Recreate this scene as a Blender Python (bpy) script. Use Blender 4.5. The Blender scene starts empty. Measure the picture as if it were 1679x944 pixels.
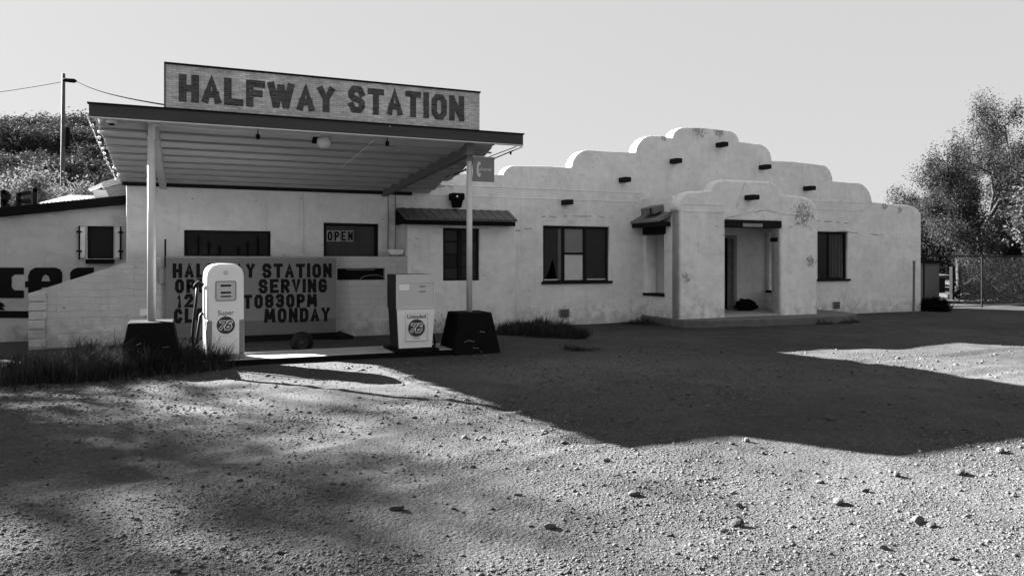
import bpy, bmesh, math, random
import numpy as np
from mathutils import Vector, Matrix

# ------------------------------------------------------------------ camera, sky, sun, exposure
sc = bpy.context.scene
COL = sc.collection
R = math.radians
FPX, CX, HY, EYE, YAW = 1232.0, 839.5, 425.0, 1.6, R(23.3)
CS, SN = math.cos(YAW), math.sin(YAW)

cam = bpy.data.cameras.new('camera')
cam.sensor_fit = 'HORIZONTAL'; cam.sensor_width = 36.0
cam.lens = 36.0 * FPX / 1679.0
cam.shift_y = -(472.0 - HY) / 1679.0
cam.clip_start = 0.05; cam.clip_end = 6000
camo = bpy.data.objects.new('camera', cam); COL.objects.link(camo)
camo.location = (0, 0, EYE); camo.rotation_euler = (R(90), 0, -YAW)
sc.camera = camo

SUN_AZ, SUN_EL = R(35.2), R(24.9)          # left of +Y, above the horizon
SUNV = Vector((-math.sin(SUN_AZ) * math.cos(SUN_EL), math.cos(SUN_AZ) * math.cos(SUN_EL), math.sin(SUN_EL)))
w = bpy.data.worlds.new('World'); sc.world = w; w.use_nodes = True
nt = w.node_tree; nt.nodes.clear()
sky = nt.nodes.new('ShaderNodeTexSky'); sky.sky_type = 'NISHITA'; sky.sun_disc = False
sky.sun_elevation = SUN_EL; sky.sun_rotation = -SUN_AZ
sky.air_density = 1.0; sky.dust_density = 1.2; sky.ozone_density = 1.0
bw = nt.nodes.new('ShaderNodeRGBToBW'); bg = nt.nodes.new('ShaderNodeBackground')
bg.inputs['Strength'].default_value = 0.052
out = nt.nodes.new('ShaderNodeOutputWorld')
gm = nt.nodes.new('ShaderNodeMath'); gm.operation = 'POWER'; gm.inputs[1].default_value = .11
nt.links.new(sky.outputs[0], bw.inputs[0]); nt.links.new(bw.outputs[0], gm.inputs[0]); nt.links.new(gm.outputs[0], bg.inputs[0]); nt.links.new(bg.outputs[0], out.inputs[0])

sl = bpy.data.lights.new('sun', 'SUN'); sl.energy = 4.9; sl.angle = R(0.55); sl.color = (1, 1, 1)
so = bpy.data.objects.new('sun', sl); COL.objects.link(so)
so.rotation_euler = SUNV.to_track_quat('Z', 'Y').to_euler(); so.location = (-20, 40, 30)

sc.view_settings.view_transform = 'Standard'; sc.view_settings.look = 'None'
sc.view_settings.gamma = 1.0; sc.view_settings.use_curve_mapping = False
sc.view_settings.exposure = 3.55
sc.render.engine = 'CYCLES'
sc.cycles.max_bounces = 6; sc.cycles.use_denoising = True

rng = random.Random(7)
nr = np.random.default_rng(11)

# ------------------------------------------------------------------ measuring
def ratios(px):
    a = (px - CX) / FPX
    return SN + a * CS, CS - a * SN
def at(px, py, Y):
    rx, ry = ratios(px); z = Y / ry
    return Vector((z * rx, Y, EYE + (HY - py) / FPX * z))
def atx(px, py, X):
    rx, ry = ratios(px); z = X / rx
    return Vector((X, z * ry, EYE + (HY - py) / FPX * z))
def gnd(px, py, h=0.0):
    z = FPX * (EYE - h) / (py - HY); rx, ry = ratios(px)
    return Vector((z * rx, z * ry, h))
def pos(px, z, h=0.0):
    rx, ry = ratios(px); return Vector((z * rx, z * ry, h))

# ------------------------------------------------------------------ materials
def newmat(name):
    m = bpy.data.materials.new(name); m.use_nodes = True
    t = m.node_tree; t.nodes.clear()
    o = t.nodes.new('ShaderNodeOutputMaterial'); b = t.nodes.new('ShaderNodeBsdfPrincipled')
    t.links.new(b.outputs[0], o.inputs[0])
    return m, t, b
def tc(t, scale=(1, 1, 1)):
    c = t.nodes.new('ShaderNodeTexCoord'); mp = t.nodes.new('ShaderNodeMapping')
    mp.inputs['Scale'].default_value = scale
    t.links.new(c.outputs['Object'], mp.inputs[0]); return mp.outputs[0]
def noise(t, vec, scale, detail=4, rough=.55):
    n = t.nodes.new('ShaderNodeTexNoise'); n.inputs['Scale'].default_value = scale
    n.inputs['Detail'].default_value = detail; n.inputs['Roughness'].default_value = rough
    t.links.new(vec, n.inputs['Vector']); return n.outputs['Fac']
def ramp(t, fac, lo, hi, a=0.0, b=1.0):
    r = t.nodes.new('ShaderNodeMapRange'); r.clamp = True
    for i, v in enumerate((lo, hi, a, b)): r.inputs[i + 1].default_value = v
    t.links.new(fac, r.inputs[0]); return r.outputs[0]
def math_(t, op, a, b):
    n = t.nodes.new('ShaderNodeMath'); n.operation = op
    for i, v in enumerate((a, b)):
        if isinstance(v, (int, float)): n.inputs[i].default_value = v
        else: t.links.new(v, n.inputs[i])
    return n.outputs[0]
def mixv(t, fac, a, b):
    # a + (b-a)*fac
    n = t.nodes.new('ShaderNodeMix'); n.data_type = 'FLOAT'
    for s, v in zip((0, 2, 3), (fac, a, b)):
        if isinstance(v, (int, float)): n.inputs[s].default_value = v
        else: t.links.new(v, n.inputs[s])
    return n.outputs[0]
def setcol(t, b, v):
    if isinstance(v, (int, float)): b.inputs['Base Color'].default_value = (v, v, v, 1)
    else: t.links.new(v, b.inputs['Base Color'])
def bump(t, b, h, strength, dist):
    n = t.nodes.new('ShaderNodeBump'); n.inputs['Strength'].default_value = strength; n.inputs['Distance'].default_value = dist
    t.links.new(h, n.inputs['Height']); t.links.new(n.outputs[0], b.inputs['Normal'])

def simple(name, v, rough=.7, var=.25, scale=6.0, bs=.15, bd=.01, stretch=(1, 1, 1), metal=0.0, spec=.5):
    m, t, b = newmat(name)
    vec = tc(t, stretch)
    n = noise(t, vec, scale, 6)
    setcol(t, b, mixv(t, n, v * (1 - var), v * (1 + var)))
    b.inputs['Roughness'].default_value = rough; b.inputs['Metallic'].default_value = metal
    b.inputs['Specular IOR Level'].default_value = spec
    if bs: bump(t, b, noise(t, vec, scale * 5, 4), bs, bd)
    return m

def stucco_mat(name, v, spots=(), brick=False, dirt=.5, stain_h=.45):
    m, t, b = newmat(name)
    vec = tc(t)
    big = noise(t, vec, .7, 4); mid = noise(t, vec, 5, 5); fine = noise(t, vec, 60, 3)
    col = mixv(t, big, v * .88, v * 1.1)
    col = math_(t, 'MULTIPLY', col, ramp(t, mid, .3, .7, .91, 1.06))
    grime = noise(t, tc(t, (1, 1, 2.2)), 2.3, 6, .68); col = math_(t, 'MULTIPLY', col, ramp(t, grime, .56, .74, 1, .78))
    patchw = noise(t, tc(t, (1, 1, 1.4)), 1.1, 1.5, .4); col = math_(t, 'MULTIPLY', col, ramp(t, patchw, .50, .53, .97, 1.03))
    # vertical rain streaks
    st = noise(t, tc(t, (6, 6, .5)), 1.3, 5)
    col = math_(t, 'MULTIPLY', col, ramp(t, st, .56, .75, 1, .88))
    # chips and peeling, sparse
    chip = noise(t, tc(t, (1, 1, 1.6)), 9, 6, .65)
    zone = noise(t, vec, .9, 2)
    chip2 = noise(t, tc(t, (1.3, 1, .8)), 15, 7, .72)
    cf = math_(t, 'MULTIPLY', ramp(t, chip, .62, .66, 0, 1), ramp(t, zone, .47, .58, 0, 1))
    geo = t.nodes.new('ShaderNodeNewGeometry'); sep = t.nodes.new('ShaderNodeSeparateXYZ')
    t.links.new(geo.outputs['Position'], sep.inputs[0])
    # damp / worn foot of the wall, broken up by noise
    hz = math_(t, 'ADD', sep.outputs[2], ramp(t, mid, .3, .7, -.28, .28))
    foot = ramp(t, hz, .02, stain_h, 1, 0)
    col = math_(t, 'MULTIPLY', col, mixv(t, math_(t, 'MULTIPLY', foot, dirt), 1.0, .45))
    for (p, rad, dens) in spots:
        d = t.nodes.new('ShaderNodeVectorMath'); d.operation = 'DISTANCE'
        d.inputs[1].default_value = p; t.links.new(geo.outputs['Position'], d.inputs[0])
        near = ramp(t, d.outputs['Value'], rad * .3, rad, 1, 0)
        near = math_(t, 'ADD', near, ramp(t, chip2, .32, .68, -dens * 2.2, dens * 1.3))
        cf = math_(t, 'MAXIMUM', cf, ramp(t, near, .55, .68, 0, 1))
    cf = math_(t, 'MINIMUM', cf, 1.0)
    col = mixv(t, math_(t, 'MULTIPLY', cf, .75), col, v * .28)
    hgt = math_(t, 'ADD', math_(t, 'MULTIPLY', mid, 1.0), math_(t, 'MULTIPLY', fine, .3))
    hgt = math_(t, 'SUBTRACT', hgt, math_(t, 'MULTIPLY', cf, .25))
    if brick:
        bt = t.nodes.new('ShaderNodeTexBrick')
        bt.inputs['Scale'].default_value = 1.0; bt.inputs['Brick Width'].default_value = .42; bt.inputs['Row Height'].default_value = .13
        bt.inputs['Mortar Size'].default_value = .007; bt.inputs['Mortar Smooth'].default_value = .6
        c2 = t.nodes.new('ShaderNodeTexCoord'); s2 = t.nodes.new('ShaderNodeSeparateXYZ'); cb = t.nodes.new('ShaderNodeCombineXYZ')
        t.links.new(c2.outputs['Object'], s2.inputs[0]); t.links.new(s2.outputs[0], cb.inputs[0]); t.links.new(s2.outputs[2], cb.inputs[1])
        wob = t.nodes.new('ShaderNodeVectorMath'); wob.operation = 'ADD'
        wn = noise(t, vec, 2.5, 2); wc = t.nodes.new('ShaderNodeCombineXYZ')
        t.links.new(ramp(t, wn, .3, .7, -.02, .02), wc.inputs[1])
        t.links.new(cb.outputs[0], wob.inputs[0]); t.links.new(wc.outputs[0], wob.inputs[1])
        t.links.new(wob.outputs[0], bt.inputs['Vector'])
        mort = math_(t, 'MULTIPLY', bt.outputs['Fac'], ramp(t, mid, .42, .62, .0, 1))
        col = mixv(t, math_(t, 'MULTIPLY', mort, .45), col, v * .4)
        hgt = math_(t, 'SUBTRACT', hgt, math_(t, 'MULTIPLY', bt.outputs['Fac'], .5))
    setcol(t, b, col); b.inputs['Roughness'].default_value = .92; b.inputs['Specular IOR Level'].default_value = .2
    bump(t, b, hgt, .55, .035)
    return m

def ground_mat():
    m, t, b = newmat('gravel_ground')
    c = t.nodes.new('ShaderNodeTexCoord'); vec = c.outputs['Object']
    big = noise(t, vec, .22, 4); mid = noise(t, vec, 1.6, 5); fine = noise(t, vec, 28, 5, .7)
    vo = t.nodes.new('ShaderNodeTexVoronoi'); vo.inputs['Scale'].default_value = 34; t.links.new(vec, vo.inputs['Vector'])
    vo2 = t.nodes.new('ShaderNodeTexVoronoi'); vo2.inputs['Scale'].default_value = 75; t.links.new(vec, vo2.inputs['Vector'])
    sep = t.nodes.new('ShaderNodeSeparateColor'); t.links.new(vo.outputs['Color'], sep.inputs[0])
    col = mixv(t, ramp(t, big, .35, .65), .034, .060)
    col = math_(t, 'MULTIPLY', col, ramp(t, mid, .3, .7, .74, 1.22))
    patch = noise(t, vec, .55, 3, .6); pk = ramp(t, patch, .42, .58)          # loose grit against packed dirt
    oil = noise(t, vec, .8, 5, .6); col = math_(t, 'MULTIPLY', col, ramp(t, oil, .62, .72, 1, .72))
    col = math_(t, 'MULTIPLY', col, ramp(t, fine, .28, .72, .55, 1.42))
    for (cp, rx_, k_) in ((gnd(1060, 622), 2.3, .55), (gnd(760, 612), 1.6, .35), (gnd(330, 650), 1.5, .3)):     # pale worn, dusty patches
        dv = t.nodes.new('ShaderNodeVectorMath'); dv.operation = 'DISTANCE'; dv.inputs[1].default_value = tuple(cp); t.links.new(vec, dv.inputs[0])
        dd = math_(t, 'ADD', dv.outputs['Value'], ramp(t, mid, .3, .7, -.9, .9))
        col = math_(t, 'MULTIPLY', col, ramp(t, dd, rx_ * .45, rx_ * 1.15, 1 + k_, 1))
    peb = ramp(t, sep.outputs[0], .75, .98, 1.0, 1.35)
    col = math_(t, 'MULTIPLY', col, peb)
    setcol(t, b, col); b.inputs['Roughness'].default_value = .95; b.inputs['Specular IOR Level'].default_value = .15
    h = math_(t, 'ADD', math_(t, 'MULTIPLY', fine, .5), math_(t, 'MULTIPLY', ramp(t, vo.outputs['Distance'], 0, .6, 1, 0), .7))
    h = math_(t, 'ADD', h, math_(t, 'MULTIPLY', ramp(t, vo2.outputs['Distance'], 0, .6, 1, 0), .35))
    h = math_(t, 'MULTIPLY', h, mixv(t, pk, .55, 1.15))
    bump(t, b, h, .95, .012)
    return m

def leaf_mat(name, v, trans=.25, var=.4):
    m, t, b = newmat(name)
    vec = tc(t)
    n = noise(t, vec, 1.7, 3)
    r = t.nodes.new('ShaderNodeNewGeometry')
    col = mixv(t, n, v * (1 - var), v * (1 + var))
    col = math_(t, 'MULTIPLY', col, ramp(t, r.outputs['Random Per Island'], 0, 1, .6, 1.4))
    setcol(t, b, col); b.inputs['Roughness'].default_value = .85; b.inputs['Specular IOR Level'].default_value = .04
    tr = t.nodes.new('ShaderNodeBsdfTranslucent'); mx = t.nodes.new('ShaderNodeMixShader')
    t.links.new(col, tr.inputs[0]); mx.inputs[0].default_value = trans
    o = [x for x in t.nodes if x.type == 'OUTPUT_MATERIAL'][0]
    t.links.new(b.outputs[0], mx.inputs[1]); t.links.new(tr.outputs[0], mx.inputs[2]); t.links.new(mx.outputs[0], o.inputs[0])
    return m

def stone_mat():
    m, t, b = newmat('stone')
    vec = tc(t); r = t.nodes.new('ShaderNodeNewGeometry'); oi = t.nodes.new('ShaderNodeObjectInfo')
    n = noise(t, vec, 40, 5)
    rr = math_(t, 'FRACT', math_(t, 'ADD', r.outputs['Random Per Island'], oi.outputs['Random']), 0)
    col = math_(t, 'MULTIPLY', mixv(t, rr, .035, .115), ramp(t, n, .3, .7, .75, 1.2))
    setcol(t, b, col); b.inputs['Roughness'].default_value = .9; b.inputs['Specular IOR Level'].default_value = .2
    bump(t, b, n, .4, .004)
    return m

def glass_mat(name, v, rough=.08):
    m, t, b = newmat(name)
    vec = tc(t); n = noise(t, vec, 3, 5)
    setcol(t, b, mixv(t, n, v * .6, v * 1.4))
    t.links.new(ramp(t, n, .3, .7, rough, rough + .15), b.inputs['Roughness']); b.inputs['IOR'].default_value = 1.22
    return m

P_top_peel = at(1318, 352, 14.83)
M = {}
M['stucco'] = stucco_mat('white_stucco', .70, spots=[(tuple(at(1085, 520, 16.4)), .75, .35), (tuple(at(925, 515, 16.4)), .3, .3), (tuple(at(720, 540, 15.75)), .45, .4), (tuple(at(1145, 211, 16.4)), .42, .5), (tuple(at(1180, 215, 16.4)), .3, .5), (tuple(at(1088, 226, 16.4)), .16, .4), (tuple(at(1450, 337, 16.4)), .25, .45), (tuple(at(1475, 345, 16.4)), .2, .45), (tuple(at(1060, 524, 16.4)), .5, .5)])
M['stucco_porch'] = stucco_mat('porch_stucco', .73, spots=[(tuple(P_top_peel), .55, .45), (tuple(at(1330, 430, 14.83)), .28, .4), (tuple(at(1125, 455, 14.83)), .2, .4)])
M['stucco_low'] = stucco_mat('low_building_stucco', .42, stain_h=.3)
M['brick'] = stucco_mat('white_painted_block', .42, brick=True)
M['ground'] = ground_mat()
M['stone'] = stone_mat()
M['concrete'] = simple('concrete', .34, .9, .25, 4, .3, .01)
M['slab'] = simple('worn_concrete', .11, .95, .45, 5, .5, .02)
M['black'] = simple('black_paint', .006, .8, .4, 5, .2, .01, spec=.06)
M['dark_wood'] = simple('dark_wood', .012, .8, .5, 7, .3, .01, (1, 1, 6), spec=.1)
M['fascia'] = simple('dark_fascia_paint', .06, .8, .3, 3, .2, .01, (.4, 1, 3), spec=.1)
M['soffit'] = simple('painted_soffit', .47, .8, .2, 2.5, .2, .01, (.5, 2, 1))
M['beam'] = simple('grey_beam_paint', .13, .7, .2, 4, .15, .01)
M['white'] = simple('white_enamel', .78, .35, .06, 3, .05, .003)
M['offwhite'] = simple('weathered_white_paint', .56, .6, .15, 6, .15, .005)
M['midgrey'] = simple('grey_enamel', .2, .45, .12, 5, .05, .003)
M['pumpgrey'] = simple('pale_grey_panel', .5, .35, .08, 4, .03, .003)
M['pumpdark'] = simple('dark_pump_side', .018, .5, .2, 4, .05, .003, spec=.2)
M['metal'] = simple('galvanised_metal', .4, .4, .15, 5, .1, .003, metal=.7)
M['rubber'] = simple('black_rubber', .005, .6, .3, 12, .1, .004, spec=.15)
M['board'] = simple('grey_sign_paint', .145, .8, .14, 2.5, .12, .004, spec=.15)
M['letter'] = simple('black_lettering', .008, .8, .3, 20, 0, 0, spec=.08)
M['oldletter'] = simple('faded_dark_lettering', .055, .85, .6, 16, .1, .004, (1, 1, 5))
M['disc'] = simple('dark_badge', .03, .5, .1, 6, 0, 0)
M['phonegrey'] = simple('phone_sign_grey', .17, .5, .12, 5, .05, .002)
M['glass'] = glass_mat('dark_glass', .006)
M['glass_grey'] = glass_mat('dusty_glass', .022, .2)
M['paper'] = simple('pale_window_board', .5, .8, .2, 5, .05, .004)
M['pine'] = simple('bark', .01, .9, .4, 8, .6, .02, (1, 1, .3))
M['polewood'] = simple('grey_pole_wood', .06, .85, .3, 6, .3, .01, (1, 1, .1))
M['leaf_right'] = leaf_mat('mesquite_leaf', .034, .2)
M['leaf_pale'] = leaf_mat('pale_tamarisk_leaf', .05, .15)
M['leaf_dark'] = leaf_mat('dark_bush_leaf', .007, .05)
M['leaf_hill'] = leaf_mat('hill_scrub_leaf', .058, .12)
M['leaf_near'] = leaf_mat('olive_leaf', .12, .3)
M['leaf_shade'] = leaf_mat('cottonwood_leaf', .08, .2)
M['grass'] = leaf_mat('dry_dark_grass', .036, .12, .9)
M['hill'] = simple('hill_soil', .1, .95, .4, .3, .4, .3)
M['tin'] = simple('corrugated_tin', .3, .45, .15, 4, .1, .005, metal=.3)
M['oldwood'] = simple('weathered_board', .22, .85, .5, 7, .3, .01, (1, 1, 4))
M['wire_grey'] = simple('wire_grey', .016, 1, .1, 5, 0, 0, spec=0)
M['wire_black'] = simple('wire_black', .003, 1, .1, 5, 0, 0, spec=0)
M['globe'] = simple('white_lamp_glass', .55, .3, .05, 5, 0, 0)
def sign_mat():
    m, t, b = newmat('weathered_brick_siding')
    c2 = t.nodes.new('ShaderNodeTexCoord'); s2 = t.nodes.new('ShaderNodeSeparateXYZ'); cb = t.nodes.new('ShaderNodeCombineXYZ')
    t.links.new(c2.outputs['Object'], s2.inputs[0]); t.links.new(s2.outputs[0], cb.inputs[0]); t.links.new(s2.outputs[2], cb.inputs[1])
    bt = t.nodes.new('ShaderNodeTexBrick'); bt.inputs['Scale'].default_value = 1
    bt.inputs['Brick Width'].default_value = .11; bt.inputs['Row Height'].default_value = .032; bt.inputs['Mortar Size'].default_value = .004
    bt.inputs['Color1'].default_value = (.42, .42, .42, 1); bt.inputs['Color2'].default_value = (.56, .56, .56, 1); bt.inputs['Mortar'].default_value = (.32, .32, .32, 1)
    t.links.new(cb.outputs[0], bt.inputs['Vector'])
    bwn = t.nodes.new('ShaderNodeRGBToBW'); t.links.new(bt.outputs['Color'], bwn.inputs[0])
    vec = tc(t, (1, 1, 3)); n = noise(t, vec, 9, 6, .7); n2 = noise(t, tc(t, (1, 1, .35)), 2.6, 4)
    col = math_(t, 'MULTIPLY', bwn.outputs[0], ramp(t, n, .3, .7, .6, 1.3))
    col = math_(t, 'MULTIPLY', col, ramp(t, n2, .3, .7, .75, 1.2))
    setcol(t, b, col); b.inputs['Roughness'].default_value = .9
    bump(t, b, math_(t, 'ADD', n, bwn.outputs[0]), .5, .006)
    return m
M['siding'] = sign_mat()
def worn_letter_mat():
    m, t, b = newmat('worn_sign_paint')
    c2 = t.nodes.new('ShaderNodeTexCoord'); s2 = t.nodes.new('ShaderNodeSeparateXYZ'); cb = t.nodes.new('ShaderNodeCombineXYZ')
    t.links.new(c2.outputs['Object'], s2.inputs[0]); t.links.new(s2.outputs[0], cb.inputs[0]); t.links.new(s2.outputs[2], cb.inputs[1])
    bt = t.nodes.new('ShaderNodeTexBrick'); bt.inputs['Scale'].default_value = 1
    bt.inputs['Brick Width'].default_value = .11; bt.inputs['Row Height'].default_value = .032; bt.inputs['Mortar Size'].default_value = .0035
    bt.inputs['Color1'].default_value = (.03, .03, .03, 1); bt.inputs['Color2'].default_value = (.075, .075, .075, 1); bt.inputs['Mortar'].default_value = (.11, .11, .11, 1)
    t.links.new(cb.outputs[0], bt.inputs['Vector'])
    bwn = t.nodes.new('ShaderNodeRGBToBW'); t.links.new(bt.outputs['Color'], bwn.inputs[0])
    n = noise(t, tc(t, (1, 1, 4)), 14, 6, .7); n2 = noise(t, tc(t), 2.2, 3)
    col = mixv(t, math_(t, 'MULTIPLY', ramp(t, n, .56, .66), ramp(t, n2, .4, .65, .15, .9)), bwn.outputs[0], .26)
    setcol(t, b, col); b.inputs['Roughness'].default_value = .9; b.inputs['Specular IOR Level'].default_value = .15
    return m
M['oldletter'] = worn_letter_mat()

# ------------------------------------------------------------------ object helpers
WL = {}
def tag(o, label=None, cat=None, group=None, kind=None):
    if label: o['label'] = label
    if cat: o['category'] = cat
    if group: o['group'] = group
    if kind: o['kind'] = kind
    return o
def thing(name, label, cat, loc=(0, 0, 0), rz=0.0, group=None):
    o = bpy.data.objects.new(name, None); COL.objects.link(o); o.location = loc; o.rotation_euler = (0, 0, rz)
    o.empty_display_size = .2
    WL[o] = Vector(loc)
    return tag(o, label, cat, group)
def link(name, me, mat, parent=None, local=False, smooth=False):
    """me in world coordinates unless local (then in the thing's own coordinates)."""
    o = bpy.data.objects.new(name, me); COL.objects.link(o)
    if not me.materials and mat: me.materials.append(mat)
    off = WL.get(parent, Vector((0, 0, 0))) if parent else Vector((0, 0, 0))
    if parent:
        o.parent = parent
        if not local and off.length > 0: me.transform(Matrix.Translation(-off))
        WL[o] = off
    else: WL[o] = off
    if smooth:
        me.polygons.foreach_set('use_smooth', [True] * len(me.polygons))
    return o
def bevel(o, wd=.01, seg=2):
    md = o.modifiers.new('bevel', 'BEVEL'); md.width = wd; md.segments = seg; md.limit_method = 'ANGLE'; md.angle_limit = R(40)
    return o

class MB:
    def __init__(s): s.v = []; s.f = []
    def add(s, vs, fs):
        n = len(s.v); s.v += [tuple(p) for p in vs]; s.f += [tuple(i + n for i in f) for f in fs]; return s
    def box(s, x0, x1, y0, y1, z0, z1):
        return s.add([(x0, y0, z0), (x1, y0, z0), (x1, y1, z0), (x0, y1, z0), (x0, y0, z1), (x1, y0, z1), (x1, y1, z1), (x0, y1, z1)],
                     [(0, 3, 2, 1), (4, 5, 6, 7), (0, 1, 5, 4), (1, 2, 6, 5), (2, 3, 7, 6), (3, 0, 4, 7)])
    def hexa(s, p):   # 8 points, bottom 4 then top 4
        return s.add(p, [(0, 3, 2, 1), (4, 5, 6, 7), (0, 1, 5, 4), (1, 2, 6, 5), (2, 3, 7, 6), (3, 0, 4, 7)])
    def beam(s, a, b, wx, wz):
        a = Vector(a); b = Vector(b); d = (b - a).normalized()
        up = Vector((0, 0, 1)) if abs(d.z) < .9 else Vector((0, 1, 0))
        sd = d.cross(up).normalized() * wx / 2; u = sd.cross(d).normalized() * wz / 2
        return s.hexa([a - sd - u, a + sd - u, b + sd - u, b - sd - u, a - sd + u, a + sd + u, b + sd + u, b - sd + u])
    def tube(s, pts, r, n=8, cap=True):
        pts = [Vector(p) for p in pts]; rs = r if isinstance(r, (list, tuple)) else [r] * len(pts)
        rings = []; prev = None
        for i, p in enumerate(pts):
            d = (pts[min(i + 1, len(pts) - 1)] - pts[max(i - 1, 0)]).normalized()
            ref = prev if prev is not None else (Vector((1, 0, 0)) if abs(d.x) < .8 else Vector((0, 1, 0)))
            u = (ref - d * ref.dot(d)).normalized(); v = d.cross(u); prev = u
            rings.append([p + (u * math.cos(2 * math.pi * k / n) + v * math.sin(2 * math.pi * k / n)) * rs[i] for k in range(n)])
        fs = []
        for i in range(len(rings) - 1):
            for k in range(n):
                fs.append((i * n + k, i * n + (k + 1) % n, (i + 1) * n + (k + 1) % n, (i + 1) * n + k))
        if cap:
            fs.append(tuple(range(n - 1, -1, -1))); fs.append(tuple((len(rings) - 1) * n + k for k in range(n)))
        return s.add([q for r_ in rings for q in r_], fs)
    def lathe(s, prof, c, n=24, axis='z'):
        vs = []; fs = []
        for (r, h) in prof:
            for k in range(n):
                a = 2 * math.pi * k / n
                x, y = r * math.cos(a), r * math.sin(a)
                vs.append((c[0] + x, c[1] + y, c[2] + h) if axis == 'z' else ((c[0] + x, c[1] + h, c[2] + y) if axis == 'y' else (c[0] + h, c[1] + x, c[2] + y)))
        for i in range(len(prof) - 1):
            for k in range(n):
                fs.append((i * n + k, i * n + (k + 1) % n, (i + 1) * n + (k + 1) % n, (i + 1) * n + k))
        fs.append(tuple(range(n - 1, -1, -1))); fs.append(tuple((len(prof) - 1) * n + k for k in range(n)))
        return s.add(vs, fs)
    def mesh(s, name):
        me = bpy.data.meshes.new(name); me.from_pydata(s.v, [], s.f); me.validate(); me.update()
        b = bmesh.new(); b.from_mesh(me); bmesh.ops.recalc_face_normals(b, faces=b.faces); b.to_mesh(me); b.free()
        return me
    def build(s, name, mat, parent=None, local=False, smooth=False):
        return link(name, s.mesh(name), mat, parent, local, smooth)

def np_mesh(name, V, F):
    """V (n,3), F (m,k) arrays, all faces with k corners"""
    me = bpy.data.meshes.new(name); k = F.shape[1]
    me.vertices.add(len(V)); me.vertices.foreach_set('co', V.astype(np.float32).ravel())
    me.loops.add(F.size); me.loops.foreach_set('vertex_index', F.astype(np.int32).ravel())
    me.polygons.add(len(F)); me.polygons.foreach_set('loop_start', np.arange(0, F.size, k, dtype=np.int32))
    me.update(calc_edges=True); me.validate()
    return me

def plate_mesh(name, outline, holes, thick, bev=0.0, seg=2):
    """outline/holes in (u,v); extruded, front at w=0 towards -Y. returns mesh with u->x, v->z"""
    cu = bpy.data.curves.new(name, 'CURVE'); cu.dimensions = '2D'; cu.fill_mode = 'BOTH'
    for lp in [outline] + list(holes):
        sp = cu.splines.new('POLY'); sp.points.add(len(lp) - 1)
        for p, q in zip(sp.points, lp): p.co = (q[0], q[1], 0, 1)
        sp.use_cyclic_u = True
    cu.extrude = thick / 2 - bev; cu.bevel_depth = bev; cu.bevel_resolution = seg; cu.offset = -bev
    ob = bpy.data.objects.new('tmp', cu); me = bpy.data.meshes.new_from_object(ob)
    bpy.data.objects.remove(ob); bpy.data.curves.remove(cu)
    me.name = name
    me.transform(Matrix(((1, 0, 0, 0), (0, 0, -1, thick / 2), (0, 1, 0, 0), (0, 0, 0, 1))))
    return me
def plate(name, outline, holes, Y, thick, mat, parent=None, bev=0.0, local=False):
    me = plate_mesh(name, outline, holes, thick, bev); me.transform(Matrix.Translation((0, Y, 0)))
    return link(name, me, mat, parent, local)
def plate_side(name, outline, holes, X, thick, mat, parent=None, bev=0.0, face=-1):
    """plate standing in the YZ plane, outline in (y,z); visible face at X, body towards +X"""
    me = plate_mesh(name, outline, holes, thick, bev)
    me.transform(Matrix(((0, 1, 0, X), (1, 0, 0, 0), (0, 0, 1, 0), (0, 0, 0, 1)))); me.flip_normals()
    return link(name, me, mat, parent)
def rect(x0, x1, z0, z1): return [(x0, z0), (x1, z0), (x1, z1), (x0, z1)]
def rrect(x0, x1, z0, z1, r, n=5):
    pts = []
    for (cx, cz, a0) in ((x1 - r, z0 + r, -90), (x1 - r, z1 - r, 0), (x0 + r, z1 - r, 90), (x0 + r, z0 + r, 180)):
        for k in range(n + 1):
            a = R(a0 + 90 * k / n); pts.append((cx + r * math.cos(a), cz + r * math.sin(a)))
    return pts
def prect(px0, px1, py0, py1, Y):
    a = at(px0, py0, Y); b = at(px1, py1, Y); c = at(px1, py0, Y); d = at(px0, py1, Y)
    return a.x, b.x, (b.z + d.z) / 2, (a.z + c.z) / 2       # x0,x1,z0,z1

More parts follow.
